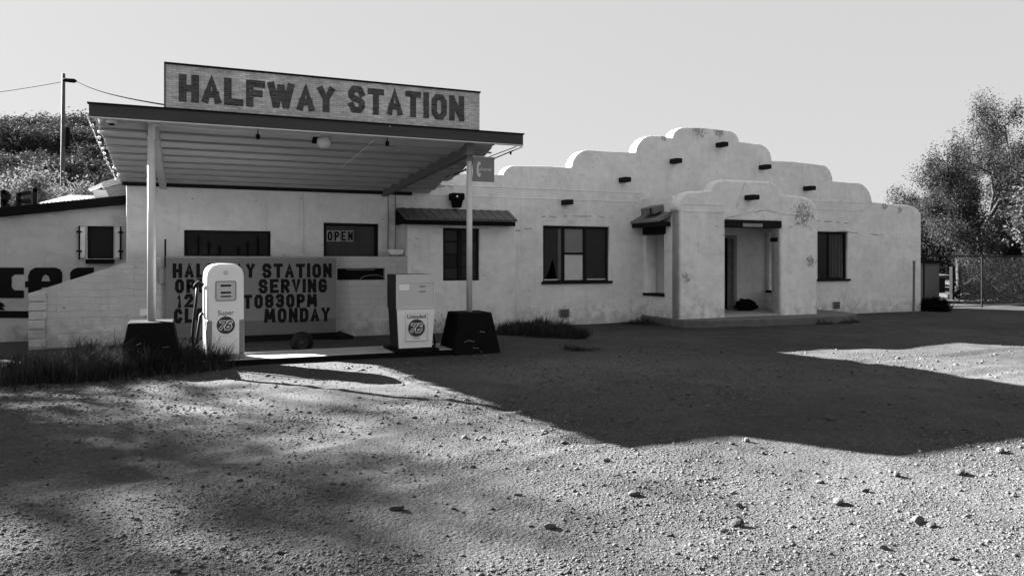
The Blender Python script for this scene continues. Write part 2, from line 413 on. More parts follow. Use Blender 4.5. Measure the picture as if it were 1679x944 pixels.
# ------------------------------------------------------------------ lettering
G = {
 'H': [[(0, 0), (0, 1)], [(1, 0), (1, 1)], [(0, .5), (1, .5)]], 'A': [[(0, 0), (.5, 1), (1, 0)], [(.2, .3), (.8, .3)]],
 'L': [[(0, 1), (0, 0), (1, 0)]], 'F': [[(0, 0), (0, 1), (1, 1)], [(0, .52), (.8, .52)]],
 'W': [[(0, 1), (.25, 0)], [(.25, 0), (.5, .9)], [(.5, .9), (.75, 0)], [(.75, 0), (1, 1)]], 'Y': [[(0, 1), (.5, .48), (1, 1)], [(.5, .48), (.5, 0)]],
 'S': [[(1, .78), (.78, 1), (.22, 1), (0, .84), (0, .66), (.2, .54), (.8, .46), (1, .34), (1, .16), (.78, 0), (.22, 0), (0, .22)]],
 'T': [[(0, 1), (1, 1)], [(.5, 1), (.5, 0)]], 'I': [[(.5, 0), (.5, 1)]],
 'O': [[(.28, 0), (.72, 0), (1, .2), (1, .8), (.72, 1), (.28, 1), (0, .8), (0, .2), 'c']],
 'N': [[(0, 0), (0, 1)], [(0, 1), (1, 0)], [(1, 0), (1, 1)]], 'P': [[(0, 0), (0, 1), (.72, 1), (1, .86), (1, .6), (.72, .45), (0, .45)]],
 'E': [[(1, 1), (0, 1), (0, 0), (1, 0)], [(0, .5), (.8, .5)]],
 'R': [[(0, 0), (0, 1), (.72, 1), (1, .86), (1, .62), (.72, .48), (0, .48)], [(.5, .48), (1, 0)]],
 'V': [[(0, 1), (.5, 0), (1, 1)]], 'G': [[(1, .8), (.72, 1), (.28, 1), (0, .8), (0, .2), (.28, 0), (.72, 0), (1, .2), (1, .46), (.55, .46)]],
 'M': [[(0, 0), (.1, 1)], [(.1, 1), (.5, .25)], [(.5, .25), (.9, 1)], [(.9, 1), (1, 0)]], 'D': [[(0, 0), (0, 1), (.68, 1), (1, .78), (1, .22), (.68, 0), 'c']],
 'C': [[(1, .78), (.72, 1), (.28, 1), (0, .8), (0, .2), (.28, 0), (.72, 0), (1, .22)]],
 '1': [[(.2, .82), (.55, 1), (.55, 0)]], '2': [[(0, .78), (.22, 1), (.78, 1), (1, .8), (1, .62), (0, 0), (1, 0)]],
 '3': [[(0, .84), (.22, 1), (.78, 1), (1, .84), (1, .64), (.78, .52), (.4, .52)], [(.78, .52), (1, .38), (1, .16), (.78, 0), (.22, 0), (0, .16)]],
 '8': [[(.22, .52), (.78, .52), (1, .66), (1, .86), (.78, 1), (.22, 1), (0, .86), (0, .66), 'c'], [(.22, .52), (0, .36), (0, .15), (.22, 0), (.78, 0), (1, .15), (1, .36), (.78, .52)]],
 '0': [[(.28, 0), (.72, 0), (1, .2), (1, .8), (.72, 1), (.28, 1), (0, .8), (0, .2), 'c']],
 '7': [[(0, 1), (1, 1), (.35, 0)]], '6': [[(.95, .95), (.45, 1), (.1, .6), (0, .3), (.2, 0), (.75, 0), (1, .25), (.8, .52), (.12, .45)]],
}
NARROW = {'I': .35, '1': .55, 'W': 1.45, 'M': 1.25}
def stroke(mb, pts, t, closed, w0, th, cap):
    P = [Vector((p[0], p[1])) for p in pts]; n = len(P)
    if not closed and cap:
        for i0, i1 in ((0, 1), (-1, -2)):
            d = (P[i0] - P[i1]).normalized(); P[i0] = P[i0] + d * cap * (1 if min(abs(d.x), abs(d.y)) < .05 else .8)
    L = []; Rr = []
    for i in range(n):
        d0 = (P[i] - P[i - 1]).normalized() if (closed or i > 0) else None
        d1 = (P[(i + 1) % n] - P[i]).normalized() if (closed or i < n - 1) else None
        if d0 is None: d0 = d1
        if d1 is None: d1 = d0
        m = d0 + d1
        if m.length < 1e-4: m = d0
        m.normalize(); nn = Vector((-m.y, m.x)); c = max(nn.dot(Vector((-d0.y, d0.x))), .62)
        L.append(P[i] + nn * t / c); Rr.append(P[i] - nn * t / c)
    k = n if closed else n - 1
    vs = []
    for i in range(n):
        for q in (L[i], Rr[i]):
            vs.append((q.x, w0 - th, q.y)); vs.append((q.x, w0, q.y))
    fs = []
    for i in range(k):
        a, b = 4 * i, 4 * ((i + 1) % n)
        fs += [(a, a + 2, b + 2, b), (a + 1, b + 1, b + 3, a + 3), (a, b, b + 1, a + 1), (a + 2, a + 3, b + 3, b + 2)]
    if not closed:
        a = 4 * (n - 1); fs += [(0, 1, 3, 2), (a, a + 2, a + 3, a + 1)]
    mb.add(vs, fs)
def word(mb, text, x0, x1, z0, z1, Y, t, gap=.28, th=.006, jit=0.0, slant=0.0, cap=True):
    """letters of a word fitted in a box on the plane Y; t = half stroke width"""
    ws = [NARROW.get(c, 1.0) if c != ' ' else .6 for c in text]
    unit = (x1 - x0) / (sum(ws) + gap * (len(text) - 1)); x = x0; H = z1 - z0
    for c, wd in zip(text, ws):
        if c != ' ':
            lw = unit * wd; k = 0
            dz = rng.uniform(-jit, jit) * H
            for pl in G[c]:
                closed = pl[-1] == 'c'; pp = [p for p in pl if p != 'c']
                ins = min(t, lw / 2 * .98)
                Q = [(x + ins + p[0] * (lw - 2 * ins), z0 + dz + t + p[1] * (H - 2 * t)) for p in pp]
                Q = [(q[0] + slant * (q[1] - z0), q[1]) for q in Q]
                stroke(mb, Q, t, closed, Y - .0006 * k, th, t if cap else 0); k += 1
        x += unit * (wd + gap)
def text_mesh(name, s, size, cx, cz, Y, mat, parent, local=False, off=0.0, th=.002, sx=1.0):
    cu = bpy.data.curves.new(name, 'FONT'); cu.body = s; cu.size = size; cu.align_x = 'CENTER'; cu.align_y = 'CENTER'
    cu.extrude = th; cu.offset = off
    ob = bpy.data.objects.new('tmp', cu); me = bpy.data.meshes.new_from_object(ob); bpy.data.objects.remove(ob); bpy.data.curves.remove(cu)
    me.transform(Matrix(((sx, 0, 0, cx), (0, 0, -1, Y), (0, 1, 0, cz), (0, 0, 0, 1))))
    return link(name, me, mat, parent, local)

# ------------------------------------------------------------------ ground
def vnoise(x, y, seed):
    xi = np.floor(x).astype(np.int64); yi = np.floor(y).astype(np.int64); xf = x - xi; yf = y - yi
    def h(a, b):
        n = (a * 374761393 + b * 668265263 + seed * 974711) & 0xffffffff
        n = ((n ^ (n >> 13)) * 1274126177) & 0xffffffff
        return ((n ^ (n >> 16)) & 0xffff) / 65535.0
    u = xf * xf * (3 - 2 * xf); v = yf * yf * (3 - 2 * yf)
    return (h(xi, yi) * (1 - u) + h(xi + 1, yi) * u) * (1 - v) + (h(xi, yi + 1) * (1 - u) + h(xi + 1, yi + 1) * u) * v - .5
def sstep(x, a, b):
    t = np.clip((x - a) / (b - a), 0, 1); return t * t * (3 - 2 * t)
def ground_h(x, y):
    x = np.asarray(x, float); y = np.asarray(y, float)
    h = .10 * vnoise(x / 3.7, y / 3.7, 1) + .05 * vnoise(x / 1.3 + 5, y / 1.3, 2) + 0.016 * vnoise(x / .42, y / .42 + 3, 3)
    h += .010 * vnoise(x / .17, y / .17, 4) + .007 * vnoise(x / .065, y / .065, 5)
    for k in (0, 1.55):                                   # wheel ruts curving past the pumps
        for (a0, a1, a2) in ((7.9, .10, .018), (5.2, .28, -.01)):
            d = y - (a0 + k * .97 + a1 * (x - 1) + a2 * (x - 1) ** 2 + .12 * vnoise(x / 2.1, y * 0 + a0, 21)); h += (-.026 * np.exp(-(d / .13) ** 2) + .016 * np.exp(-((np.abs(d) - .24) / .09) ** 2)) * (.5 + vnoise(x / 1.7, y * 0 + 3 + k, 22))
    h = h * (1 - .75 * sstep(y, 10.3, 12.0)) * (1 - sstep(y, 24, 30))
    return h
def build_ground():
    fr = YAW
    angs = np.concatenate([np.arange(fr - R(48), fr + R(48), R(.2)), np.arange(fr + R(48), fr + R(312), R(4))])
    rs = [0.4, 1.0, 1.8]
    r = 2.4
    while r < 40: rs.append(r); r *= 1.0062
    while r < 3500: rs.append(r); r *= 1.25
    rs = np.array(rs)
    A, RR = np.meshgrid(angs, rs)
    X = RR * np.sin(A); Y = RR * np.cos(A); Z = ground_h(X, Y)
    V = np.stack([X, Y, Z], -1).reshape(-1, 3); na = len(angs); nR = len(rs)
    i, j = np.meshgrid(np.arange(nR - 1), np.arange(na), indexing='ij')
    a = i * na + j; b = i * na + (j + 1) % na
    F = np.stack([a, b, b + na, a + na], -1).reshape(-1, 4)[:, ::-1]
    # inner fan
    V = np.vstack([V, [[0, 0, 0]]]); c = len(V) - 1
    me = np_mesh('ground', V, F)
    bm = bmesh.new(); bm.from_mesh(me); bm.verts.ensure_lookup_table()
    try: bm.faces.new([bm.verts[k] for k in range(na)])
    except Exception: pass
    bmesh.ops.recalc_face_normals(bm, faces=bm.faces)
    bm.to_mesh(me); bm.free()
    me.polygons.foreach_set('use_smooth', [True] * len(me.polygons))
    o = link('ground', me, M['ground']); tag(o, kind='structure')
build_ground()

def build_hill():
    xs = np.linspace(-150, 110, 131); ys = np.linspace(36, 230, 98)
    X, Y = np.meshgrid(xs, ys)
    Z = hill_h(X, Y)
    V = np.stack([X, Y, Z], -1).reshape(-1, 3); n = len(xs)
    i, j = np.meshgrid(np.arange(len(ys) - 1), np.arange(n - 1), indexing='ij'); a = i * n + j
    F = np.stack([a, a + 1, a + 1 + n, a + n], -1).reshape(-1, 4)
    me = np_mesh('hill', V, F); me.polygons.foreach_set('use_smooth', [True] * len(me.polygons))
    tag(link('hill', me, M['hill']), kind='structure')
def hill_h(X, Y):
    X = np.asarray(X, float); Y = np.asarray(Y, float)
    side = 1 - sstep(X, -4, 52)
    up = sstep(Y, 38, 104) * (1 - .6 * sstep(Y, 120, 230))
    return -1.2 + 17.0 * side * up + 1.6 * side * up * (vnoise(X / 14, Y / 14, 8) + .5 * vnoise(X / 6, Y / 6, 9))
build_hill()

# pump island (concrete with a black kerb face)
isl = thing('pump_island', 'long low concrete pump island with blackened kerb', 'island')
del isl['category'], isl['label']; tag(isl, kind='structure')
mb = MB()
def capsule(x0, x1, y0, y1, r, n=8):
    return rrect(x0, x1, y0, y1, r, n)
def flat_prism(mb, poly, z0, z1):
    n = len(poly); mb.add([(p[0], p[1], z0) for p in poly] + [(p[0], p[1], z1) for p in poly],
                          [tuple(range(n - 1, -1, -1)), tuple(range(n, 2 * n))] + [(k, (k + 1) % n, n + (k + 1) % n, n + k) for k in range(n)])
flat_prism(mb, capsule(-1.0, 4.9, 11.98, 13.0, .35), -.15, .082)
mb.build('kerb', M['black'], isl)
mb = MB(); flat_prism(mb, capsule(-.97, 4.87, 12.01, 12.97, .33), .05, .088); mb.build('top_slab', M['concrete'], isl)

# ------------------------------------------------------------------ the adobe building
YF = 16.4; TH = .36
bld = thing('adobe_building', 'long white adobe building with stepped parapet and projecting entrance porch', 'building', (8, 16.4, 0))
def curve_step(px0, py0, px1, py1, n=6):
    """rounded shoulder in the parapet: rises (or falls) vertically then rounds over"""
    pts = []
    up = py1 < py0
    for k in range(n + 1):
        a = math.pi / 2 * k / n
        if up: pts.append((px0 + (px1 - px0) * (1 - math.cos(a)), py0 + (py1 - py0) * math.sin(a)))
        else: pts.append((px0 + (px1 - px0) * math.sin(a), py0 + (py1 - py0) * (1 - math.cos(a))))
    return pts
prof = [(630, 279), (700, 281), (760, 284), (823, 286)] + curve_step(826, 286, 848, 271) + [(890, 272), (935, 274)] + curve_step(938, 274, 963, 246) + [(1000, 248), (1042, 250)] + \
    curve_step(1043, 250, 1068, 223) + [(1085, 223), (1102, 226)] + curve_step(1103, 226, 1124, 209) + [(1155, 210), (1190, 214)] + curve_step(1192, 214, 1212, 233) + \
    [(1240, 236)] + curve_step(1243, 236, 1266, 264) + [(1300, 265), (1342, 270)] + curve_step(1345, 270, 1366, 297) + [(1395, 299)] + curve_step(1402, 299, 1430, 332) + \
    [(1455, 334), (1480, 336)] + curve_step(1484, 336, 1510, 354)
op = [(at(a, b, YF).x + rng.uniform(-.008, .008), at(a, b, YF).z + rng.uniform(-.009, .009)) for a, b in prof]
xl = at(207, 400, YF).x; xr = op[-1][0]
wall_outline = [(xr, -.2), ] + op[::-1] + [(op[0][0] - .02, 3.10), (xl, 3.10), (xl, -.2)]
w_left = prect(302, 444, 378, 425, YF); w_open = prect(531, 621, 366, 425, YF)
w_big = prect(891, 999, 371, 463, YF); w_right = prect(1341, 1390, 380, 459, YF)
door = (at(1150, 400, YF).x, at(1206, 400, YF).x, .19, 2.21)
holes = [rect(*w_left), rect(*w_open), rect(*w_big), rect(*w_right), rect(*door)]
plate('facade_wall', wall_outline, holes, YF, TH, M['stucco'], bld, bev=.025)
# side and back walls, flat roof (so the parapet is not a lone screen)
mb = MB(); mb.box(xr - TH - .05, xr - .004, YF + TH - .05, 20, -.2, 3.0); mb.build('east_side_wall', M['stucco'], bld)
mb = MB(); mb.box(xl + .004, xl + TH, YF + TH - .06, 20, -.2, 3.0); mb.build('west_side_wall', M['stucco'], bld)
mb = MB(); mb.box(xl + .05, xr - .1, YF + TH - .08, 19.9, 2.72, 2.9); mb.build('flat_roof', M['slab'], bld)
mb = MB(); mb.box(xl + .1, xr - .5, YF + 1.5, YF + 1.6, -.2, 2.8); mb.build('room_partition', M['dark_wood'], bld)
# moulded string courses
for zz, tk in ((3.28, .016), (3.05, .012)):
    for xa_, xb_, dz_ in ((4.2, 10.7, 0), (15.1, 18.6, -.02)):
        mb = MB(); mb.box(xa_, xb_, YF - .009, YF + .03, zz + dz_, zz + dz_ + tk * 2); bevel(mb.build('string_course', M['stucco'], bld), .008)
# vigas
for i, (px, py) in enumerate(((932, 331), (1027, 294), (1111, 263), (1187, 236), (1258, 273), (1331, 308))):
    p = at(px + 3, py, YF - .3); mb = MB(); mb.box(p.x - .095, p.x + .095, p.y, YF + .1, p.z - .06, p.z + .06)
    bevel(mb.build('viga', M['dark_wood'], bld), .012)

def window(parent, rc, Y, cols, rows, pane_mats, fw=.055, bar=.03, sill=None, rec=.1, frame_mat='dark_wood'):
    x0, x1, z0, z1 = rc
    mb = MB()
    mb.box(x0, x0 + fw, Y + rec - .03, Y + rec + .03, z0, z1); mb.box(x1 - fw, x1, Y + rec - .03, Y + rec + .03, z0, z1)
    mb.box(x0 + fw, x1 - fw, Y + rec - .03, Y + rec + .03, z1 - fw, z1); mb.box(x0 + fw, x1 - fw, Y + rec - .03, Y + rec + .03, z0, z0 + fw)
    for c in cols: mb.box(x0 + c - bar / 2, x0 + c + bar / 2, Y + rec - .025, Y + rec + .025, z0 + fw, z1 - fw)
    for r_ in rows: mb.box(x0 + fw, x1 - fw, Y + rec - .022, Y + rec + .022, z0 + r_ - bar / 2, z0 + r_ + bar / 2)
    f = mb.build('window', M[frame_mat], parent)
    cs = [fw] + list(cols) + [x1 - x0 - fw]; rs_ = [fw] + list(rows) + [z1 - z0 - fw]; k = 0
    for j in range(len(rs_) - 1):
        for i in range(len(cs) - 1):
            mt = pane_mats[k % len(pane_mats)]; k += 1
            if mt is None: continue
            q = MB(); tl = rng.uniform(-.004, .004)
            q.hexa([(x0 + cs[i], Y + rec - .004 + tl, z0 + rs_[j]), (x0 + cs[i + 1], Y + rec - .004 - tl, z0 + rs_[j]), (x0 + cs[i + 1], Y + rec + .002 - tl, z0 + rs_[j]), (x0 + cs[i], Y + rec + .002 + tl, z0 + rs_[j]),
                    (x0 + cs[i], Y + rec - .004 + tl, z0 + rs_[j + 1]), (x0 + cs[i + 1], Y + rec - .004 - tl, z0 + rs_[j + 1]), (x0 + cs[i + 1], Y + rec + .002 - tl, z0 + rs_[j + 1]), (x0 + cs[i], Y + rec + .002 + tl, z0 + rs_[j + 1])])
            q.build('pane', M[mt], f)
    if sill:
        s = MB(); s.box(x0 - .05, x1 + .07, Y - .06, Y + .16, z0 - .03, z0 + .035); bevel(s.build('sill', M['dark_wood'], f), .01)
    return f

# left station window with cactus-like cut-outs standing along it
wf = window(bld, w_left, YF, [], [], ['glass'], fw=.05)
x0, x1, z0, z1 = w_left
for u, hh in ((.16, .36), (.28, .26), (.4, .17), (.62, .15), (.73, .27), (.85, .38)):
    mb = MB(); cx = x0 + u * (x1 - x0); mb.box(cx - .018, cx + .018, YF + .04, YF + .06, z0 + .05, z0 + .1 + hh)
    mb.box(cx - .055, cx + .055, YF + .042, YF + .058, z0 + .06 + hh * .75, z0 + .09 + hh * .75); mb.build('cutout', M['black'], wf)
# window with the vertical slat curtain
wf = window(bld, w_open, YF, [], [], [None], fw=.06)
x0, x1, z0, z1 = w_open
mb = MB(); n = 26
for k in range(n):
    a = x0 + .06 + (x1 - x0 - .12) * k / n; b_ = a + (x1 - x0 - .12) / n * .72
    mb.box(a, b_, YF + .14, YF + .17, z0 + .05, z1 - .05)
mb.build('slat_curtain', simple('slat_curtain', .06, .7, .5, 9, .1, .005, (8, 1, .3)), wf)
mb = MB(); mb.box(x0, x1, YF + .25, YF + .27, z0, z1); mb.build('room_dark_sheet', M['black'], wf)  # black sheet stands in for the unlit room behind the slats
# big window, broken pane at left, boarded middle
x0, x1, z0, z1 = w_big; W_, H_ = x1 - x0, z1 - z0
c1 = at(925.5, 400, YF).x - x0; c2 = at(961, 400, YF).x - x0; zd = at(945, 415.5, YF).z - z0
wf = window(bld, w_big, YF, [c1, c2], [], [None, None, 'glass_grey'], fw=.06, bar=.085, sill=True)
mb = MB(); mb.box(x0 + c1 + .04, x0 + c2 - .04, YF + .07, YF + .12, z0 + zd - .025, z0 + zd + .025); mb.build('glazing_bar', M['dark_wood'], wf)
mb = MB(); mb.box(x0 + c1 + .04, x0 + c2 - .04, YF + .10, YF + .108, z0 + .06, z0 + zd); mb.build('pane', M['paper'], wf)
mb = MB(); mb.box(x0 + c1 + .04, x0 + c2 - .04, YF + .10, YF + .108, z0 + zd + .02, z1 - .06); mb.build('pane', simple('grey_window_board', .16, .7, .2, 4, 0, 0), wf)
plate('broken_pane', [(x0 + .06, z0 + .10), (x0 + .10, z0 + .10), (x0 + .2, z0 + .30), (x0 + .29, z0 + .58), (x0 + .36, z0 + .35), (x0 + .41, z0 + .07), (x0 + c1 - .03, z0 + .06), (x0 + c1 - .03, z1 - .06), (x0 + .06, z1 - .06)], [], YF + .10, .006, M['glass_grey'], wf)
mb = MB(); mb.box(x0 + c1 - .14, x0 + c1 - .05, YF + .085, YF + .097, z0 + .06, z1 - .06); mb.build('curtain_edge', simple('grey_curtain', .09, .8, .3, 6, 0, 0), wf)
mb = MB(); mb.box(x0 + .05, x0 + .42, YF + .06, YF + .1, z0 + .06, z0 + .085); mb.build('bead', M['offwhite'], wf); mb = MB(); mb.box(x0 + c2 + .06, x1 - .08, YF + .06, YF + .1, z0 + .06, z0 + .085); mb.build('bead', M['offwhite'], wf)
mb = MB(); mb.box(x0 - .1, x1 + .1, YF + .55, YF + .58, z0 - .1, z1 + .1); mb.build('room_dark_sheet', M['black'], wf)  # black sheet in place of the dark interior
# right window
x0, x1, z0, z1 = w_right
wf = window(bld, w_right, YF, [.42 * (x1 - x0)], [], ['glass', None], fw=.06, bar=.06, sill=True)
mb = MB()
for k in range(9):
    a = x0 + .46 * (x1 - x0) + k * (.46 * (x1 - x0)) / 9; mb.box(a, a + .035, YF + .12 + .012 * (k % 2), YF + .14 + .012 * (k % 2), z0 + .07, z1 - .06)
mb.build('curtain', simple('thin_curtain', .06, .8, .5, 5, 0, 0, (6, 1, .4)), wf)
mb = MB(); mb.box(x0, x1, YF + .3, YF + .32, z0, z1); mb.build('room_dark_sheet', M['black'], wf)  # black sheet gives the darkness behind the curtain
# door hole: open dark doorway with jamb
x0, x1, z0, z1 = door
mb = MB(); mb.box(x1 - .07, x1 + .03, YF - .02, YF + .12, z0, z1 + .04); mb.box(x0, x1 - .07, YF - .02, YF + .12, z1 - .04, z1 + .04)
mb.build('door_frame', M['oldwood'], bld)
mb = MB(); mb.box(x0 - .1, x1 + .2, YF + .7, YF + .72, -.1, z1 + .2); mb.build('doorway_dark_sheet', M['black'], bld)  # black sheet painted dark to stand in for the shaded interior
# foundation vents
for px, py in ((925, 513), (1371, 500)):
    p = at(px, py, YF); mb = MB(); mb.box(p.x - .14, p.x + .14, YF - .015, YF + .02, p.z - .11, p.z + .1)
    v = mb.build('foundation_vent', M['oldwood'], bld); mb = MB()
    for k in range(4): mb.box(p.x - .11, p.x + .11, YF - .028, YF - .018, p.z - .085 + k * .045, p.z - .065 + k * .045)
    mb.build('grille', M['black'], v)
# cracks around the stucco: thin irregular lines
def crack(pts, Y, wd=.008):
    mb = MB(); pr = None
    for i in range(len(pts) - 1):
        a = at(*pts[i], Y); b_ = at(*pts[i + 1], Y); n = 7
        for k in range(n):
            q0 = a.lerp(b_, k / n); q1 = a.lerp(b_, (k + 1) / n)
            j = Vector((0, 0, rng.uniform(-.018, .018)))
            s = pr if pr is not None else q0; e = q1 + j; pr = e
            if rng.random() < .6:
                ww = wd * rng.uniform(.25, .9)
                mb.hexa([(s.x, Y - .0035, s.z - ww), (e.x, Y - .0035, e.z - ww), (e.x, Y + .01, e.z - ww), (s.x, Y + .01, s.z - ww), (s.x, Y - .0035, s.z + ww), (e.x, Y - .0035, e.z + ww), (e.x, Y + .01, e.z + ww), (s.x, Y + .01, s.z + ww)])
    return mb
for pts in ([(845, 379), (872, 374)], [(888, 356), (930, 355), (1000, 356), (1006, 358)], [(1300, 369), (1345, 361), (1390, 366)], [(1372, 379), (1450, 386)], [(820, 305), (845, 309)], [(700, 308), (735, 304), (742, 309)]):
    crack(pts, YF - .002, .011).build('crack', simple('crack_grey', .12, .95, .4, 9, 0, 0), bld)

# bay: boxed-out room under a little tiled shed roof
YB = 15.75
bx0 = at(668, 400, YB).x; bx1 = at(846, 400, YB).x; bz = at(740, 353, YB).z
w_bay = prect(727, 786, 374, 460, YB)
plate('bay_wall', rect(bx0, bx1, -.2, bz), [rect(*w_bay)], YB, .25, M['stucco'], bld, bev=.03)
mb = MB(); mb.box(bx0 + .005, bx0 + .25, YB + .22, YF + .05, -.2, bz); mb.build('bay_side_wall', M['stucco'], bld)
mb = MB(); mb.box(bx1 - .25, bx1 - .005, YB + .22, YF + .05, -.2, bz); mb.build('bay_side_wall', M['stucco'], bld)
x0, x1, z0, z1 = w_bay; ww, hh = x1 - x0, z1 - z0
wf = window(bld, w_bay, YB, [ww * .47], [hh * .25, hh * .5, hh * .74], ['glass_grey', 'glass_grey', 'glass', 'glass_grey', 'glass_grey'], fw=.05, bar=.035, rec=.08)
mb = MB(); mb.box(x0 + ww * .47 - .05, x0 + ww * .47 + .05, YB + .04, YB + .14, z0, z1); mb.build('mullion', M['dark_wood'], wf)
mb = MB(); mb.box(x0, x1, YB + .3, YB + .32, z0, z1); mb.build('room_dark_sheet', M['black'], wf)  # black sheet for the unlit inside of the bay
e0 = at(664, 363, YB - .28); e1 = at(849, 364, YB - .28); t0 = at(650, 342, YF - .01); t1 = at(821, 344, YF - .01)
mb = MB(); n = 26
ez = e0.z + .06; tz = t0.z
for k in range(n):      # shingle courses run along the slope as shallow ribs
    u0, u1 = k / n, (k + 1) / n - .004
    lift = .008 * (k % 2)
    def P(u, v, dz): 
        a = Vector((e0.x, e0.y, ez)).lerp(Vector((e1.x, e1.y, ez)), u); b_ = Vector((t0.x, t0.y, tz)).lerp(Vector((t1.x + .2, t1.y, tz)), u)
        q = a.lerp(b_, v); return (q.x, q.y, q.z + dz)
    mb.hexa([P(u0, 0, -.02), P(u1, 0, -.02), P(u1, 1, -.02), P(u0, 1, -.02), P(u0, 0, .02 + lift), P(u1, 0, .02 + lift), P(u1, 1, .02 + lift), P(u0, 1, .02 + lift)])
br = mb.build('bay_roof', simple('old_shingle', .085, .9, .4, 8, .4, .01), bld)
mb = MB(); mb.box(e0.x, e1.x - .06, e0.y - .005, e0.y + .05, ez - .12, ez - .022); mb.build('eave_board', M['black'], br)
mb = MB()
for gx in (e0.x + .02, e1.x - .1):
    mb.add([(gx, e0.y + .06, ez - .1), (gx, YF, ez - .1), (gx, YF, tz - .03), (gx, e0.y + .06, ez - .03), (gx + .04, e0.y + .06, ez - .1), (gx + .04, YF, ez - .1), (gx + .04, YF, tz - .03), (gx + .04, e0.y + .06, ez - .03)],
           [(0, 1, 2, 3), (4, 7, 6, 5), (0, 4, 5, 1), (1, 5, 6, 2), (2, 6, 7, 3), (3, 7, 4, 0)])
mb.build('gable_end', M['black'], br)
# conduit pipes beside the bay
mb = MB()
for px in (636, 648): 
    a = at(px, 305, YF - .05); b_ = at(px, 410, YF - .05); mb.tube([a, a.lerp(b_, .5) + Vector((.01, 0, 0)), b_], .014, 6)
mb.build('conduit', M['midgrey'], bld)
mb = MB(); a = at(497, 312, YF - .015); b_ = at(498, 418, YF - .015); mb.tube([a, b_], .010, 6); mb.box(b_.x - .03, b_.x + .03, YF - .05, YF - .003, b_.z + .05, b_.z + .14); mb.build('conduit', M['offwhite'], bld)
# wall lamp / horn above the bay roof
p = at(745, 328, YF); wl = MB(); wl.box(p.x - .15, p.x + .15, YF - .3, YF - .02, p.z - .02, p.z + .14)
lamp = wl.build('wall_lamp', M['black'], bld); bevel(lamp, .02)
mb = MB(); mb.hexa([(p.x - .06, YF - .2, p.z - .18), (p.x + .1, YF - .2, p.z - .18), (p.x + .1, YF - .02, p.z - .18), (p.x - .06, YF - .02, p.z - .18), (p.x - .09, YF - .24, p.z - .02), (p.x + .13, YF - .24, p.z - .02), (p.x + .13, YF - .02, p.z - .02), (p.x - .09, YF - .02, p.z - .02)])
mb.build('lamp_housing', M['black'], lamp)
mb = MB(); mb.lathe([(.0001, -.02), (.022, -.012), (.022, .0)], (p.x - .04, YF - .302, p.z + .06), 10, 'y'); mb.build('lamp_lens', M['white'], lamp)

# ---- porch
YP = 14.85; PT = .34; SLAB = .2
px0 = atx(1116, 500, 10.73).x; px1 = at(1341, 420, YP).x
pprof = [(1110, 345)] + curve_step(1110, 345, 1134, 313) + [(1150, 313), (1160, 311)] + curve_step(1166, 311, 1186, 294) + [(1215, 295), (1252, 297)] + curve_step(1256, 297, 1280, 318) + [(1300, 320)] + curve_step(1308, 321, 1341, 346)
pp = [(at(a, b_, YP).x, at(a, b_, YP).z) for a, b_ in pprof]
o_l = at(1190, 400, YP).x; o_r = at(1279, 400, YP).x; o_t = at(1230, 362, YP).z
pp[0] = (px0, pp[0][1]); pp[-1] = (px1, pp[-1][1])
plate('porch_front', [(px1, SLAB - .1), ] + pp[::-1] + [(px0, SLAB - .1), (o_l, SLAB - .1), (o_l, o_t), (o_r, o_t), (o_r, SLAB - .1)][0:1] + [(o_l, SLAB - .1), (o_l, o_t), (o_r, o_t), (o_r, SLAB - .1)], [], YP, PT, M['stucco_porch'], bld, bev=.06)
sideh = 3.05
for nm, X in (('porch_side', px0), ('porch_side', px1 - PT)):
    plate_side(nm, [(YP + PT - .08, SLAB - .1), (YF + .02, SLAB - .1), (YF + .02, sideh + .1), (YP + PT - .08, sideh + .1)], [[(15.49, .73), (YF - .1, .73), (YF - .1, 2.34), (15.49, 2.34)]], X, PT, M['stucco_porch'], bld, bev=.03)
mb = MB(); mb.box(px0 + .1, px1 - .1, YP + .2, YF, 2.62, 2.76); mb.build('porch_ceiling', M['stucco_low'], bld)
mb = MB(); mb.box(o_l - .03, o_r + .02, YP - .05, YP + .22, o_t - .17, o_t + .015); lt = bevel(mb.build('porch_lintel', M['dark_wood'], bld), .02)
q0 = at(1218, 366, YP - .055); q1 = at(1250, 373, YP - .055); mb = MB(); mb.box(q0.x, q1.x, YP - .065, YP - .053, q1.z + .01, q0.z); mb.build('worn_name_strip', M['oldwood'], lt)
mb = MB(); mb.box(o_r - .05, o_r + .02, YP + .08, YP + .3, 2.05, 2.15); mb.build('bracket', M['dark_wood'], bld)
p = at(1240, 323, YP - .3); mb = MB(); mb.box(p.x - .11, p.x + .11, p.y, YP + .1, p.z - .06, p.z + .06); bevel(mb.build('viga', M['dark_wood'], bld), .012)
# sills and lintel of the side openings
for X in (px0, px1 - PT):
    mb = MB(); mb.box(X - .03, X + PT + .03, 15.44, YF - .03, .68, .745); mb.build('porch_sill', M['dark_wood'], bld)
mb = MB(); mb.box(px0 - .03, px0 + PT, 15.4, YF - .02, 2.22, 2.42); mb.build('side_lintel', M['dark_wood'], bld)
# little tiled hood over the west opening
mb = MB(); mb.hexa([(px0 - .38, 15.15, 2.50), (px0 + .01, 15.15, 2.66), (px0 + .01, YF, 2.66), (px0 - .38, YF, 2.50), (px0 - .38, 15.15, 2.55), (px0 + .01, 15.15, 2.76), (px0 + .01, YF, 2.76), (px0 - .38, YF, 2.55)])
hood = mb.build('side_hood', simple('hood_board', .14, .9, .5, 8, .3, .01), bld)
mb = MB(); mb.box(px0 - .34, px0 + .01, 15.2, YF - .01, 2.40, 2.505); mb.build('hood_bracket', M['dark_wood'], hood)
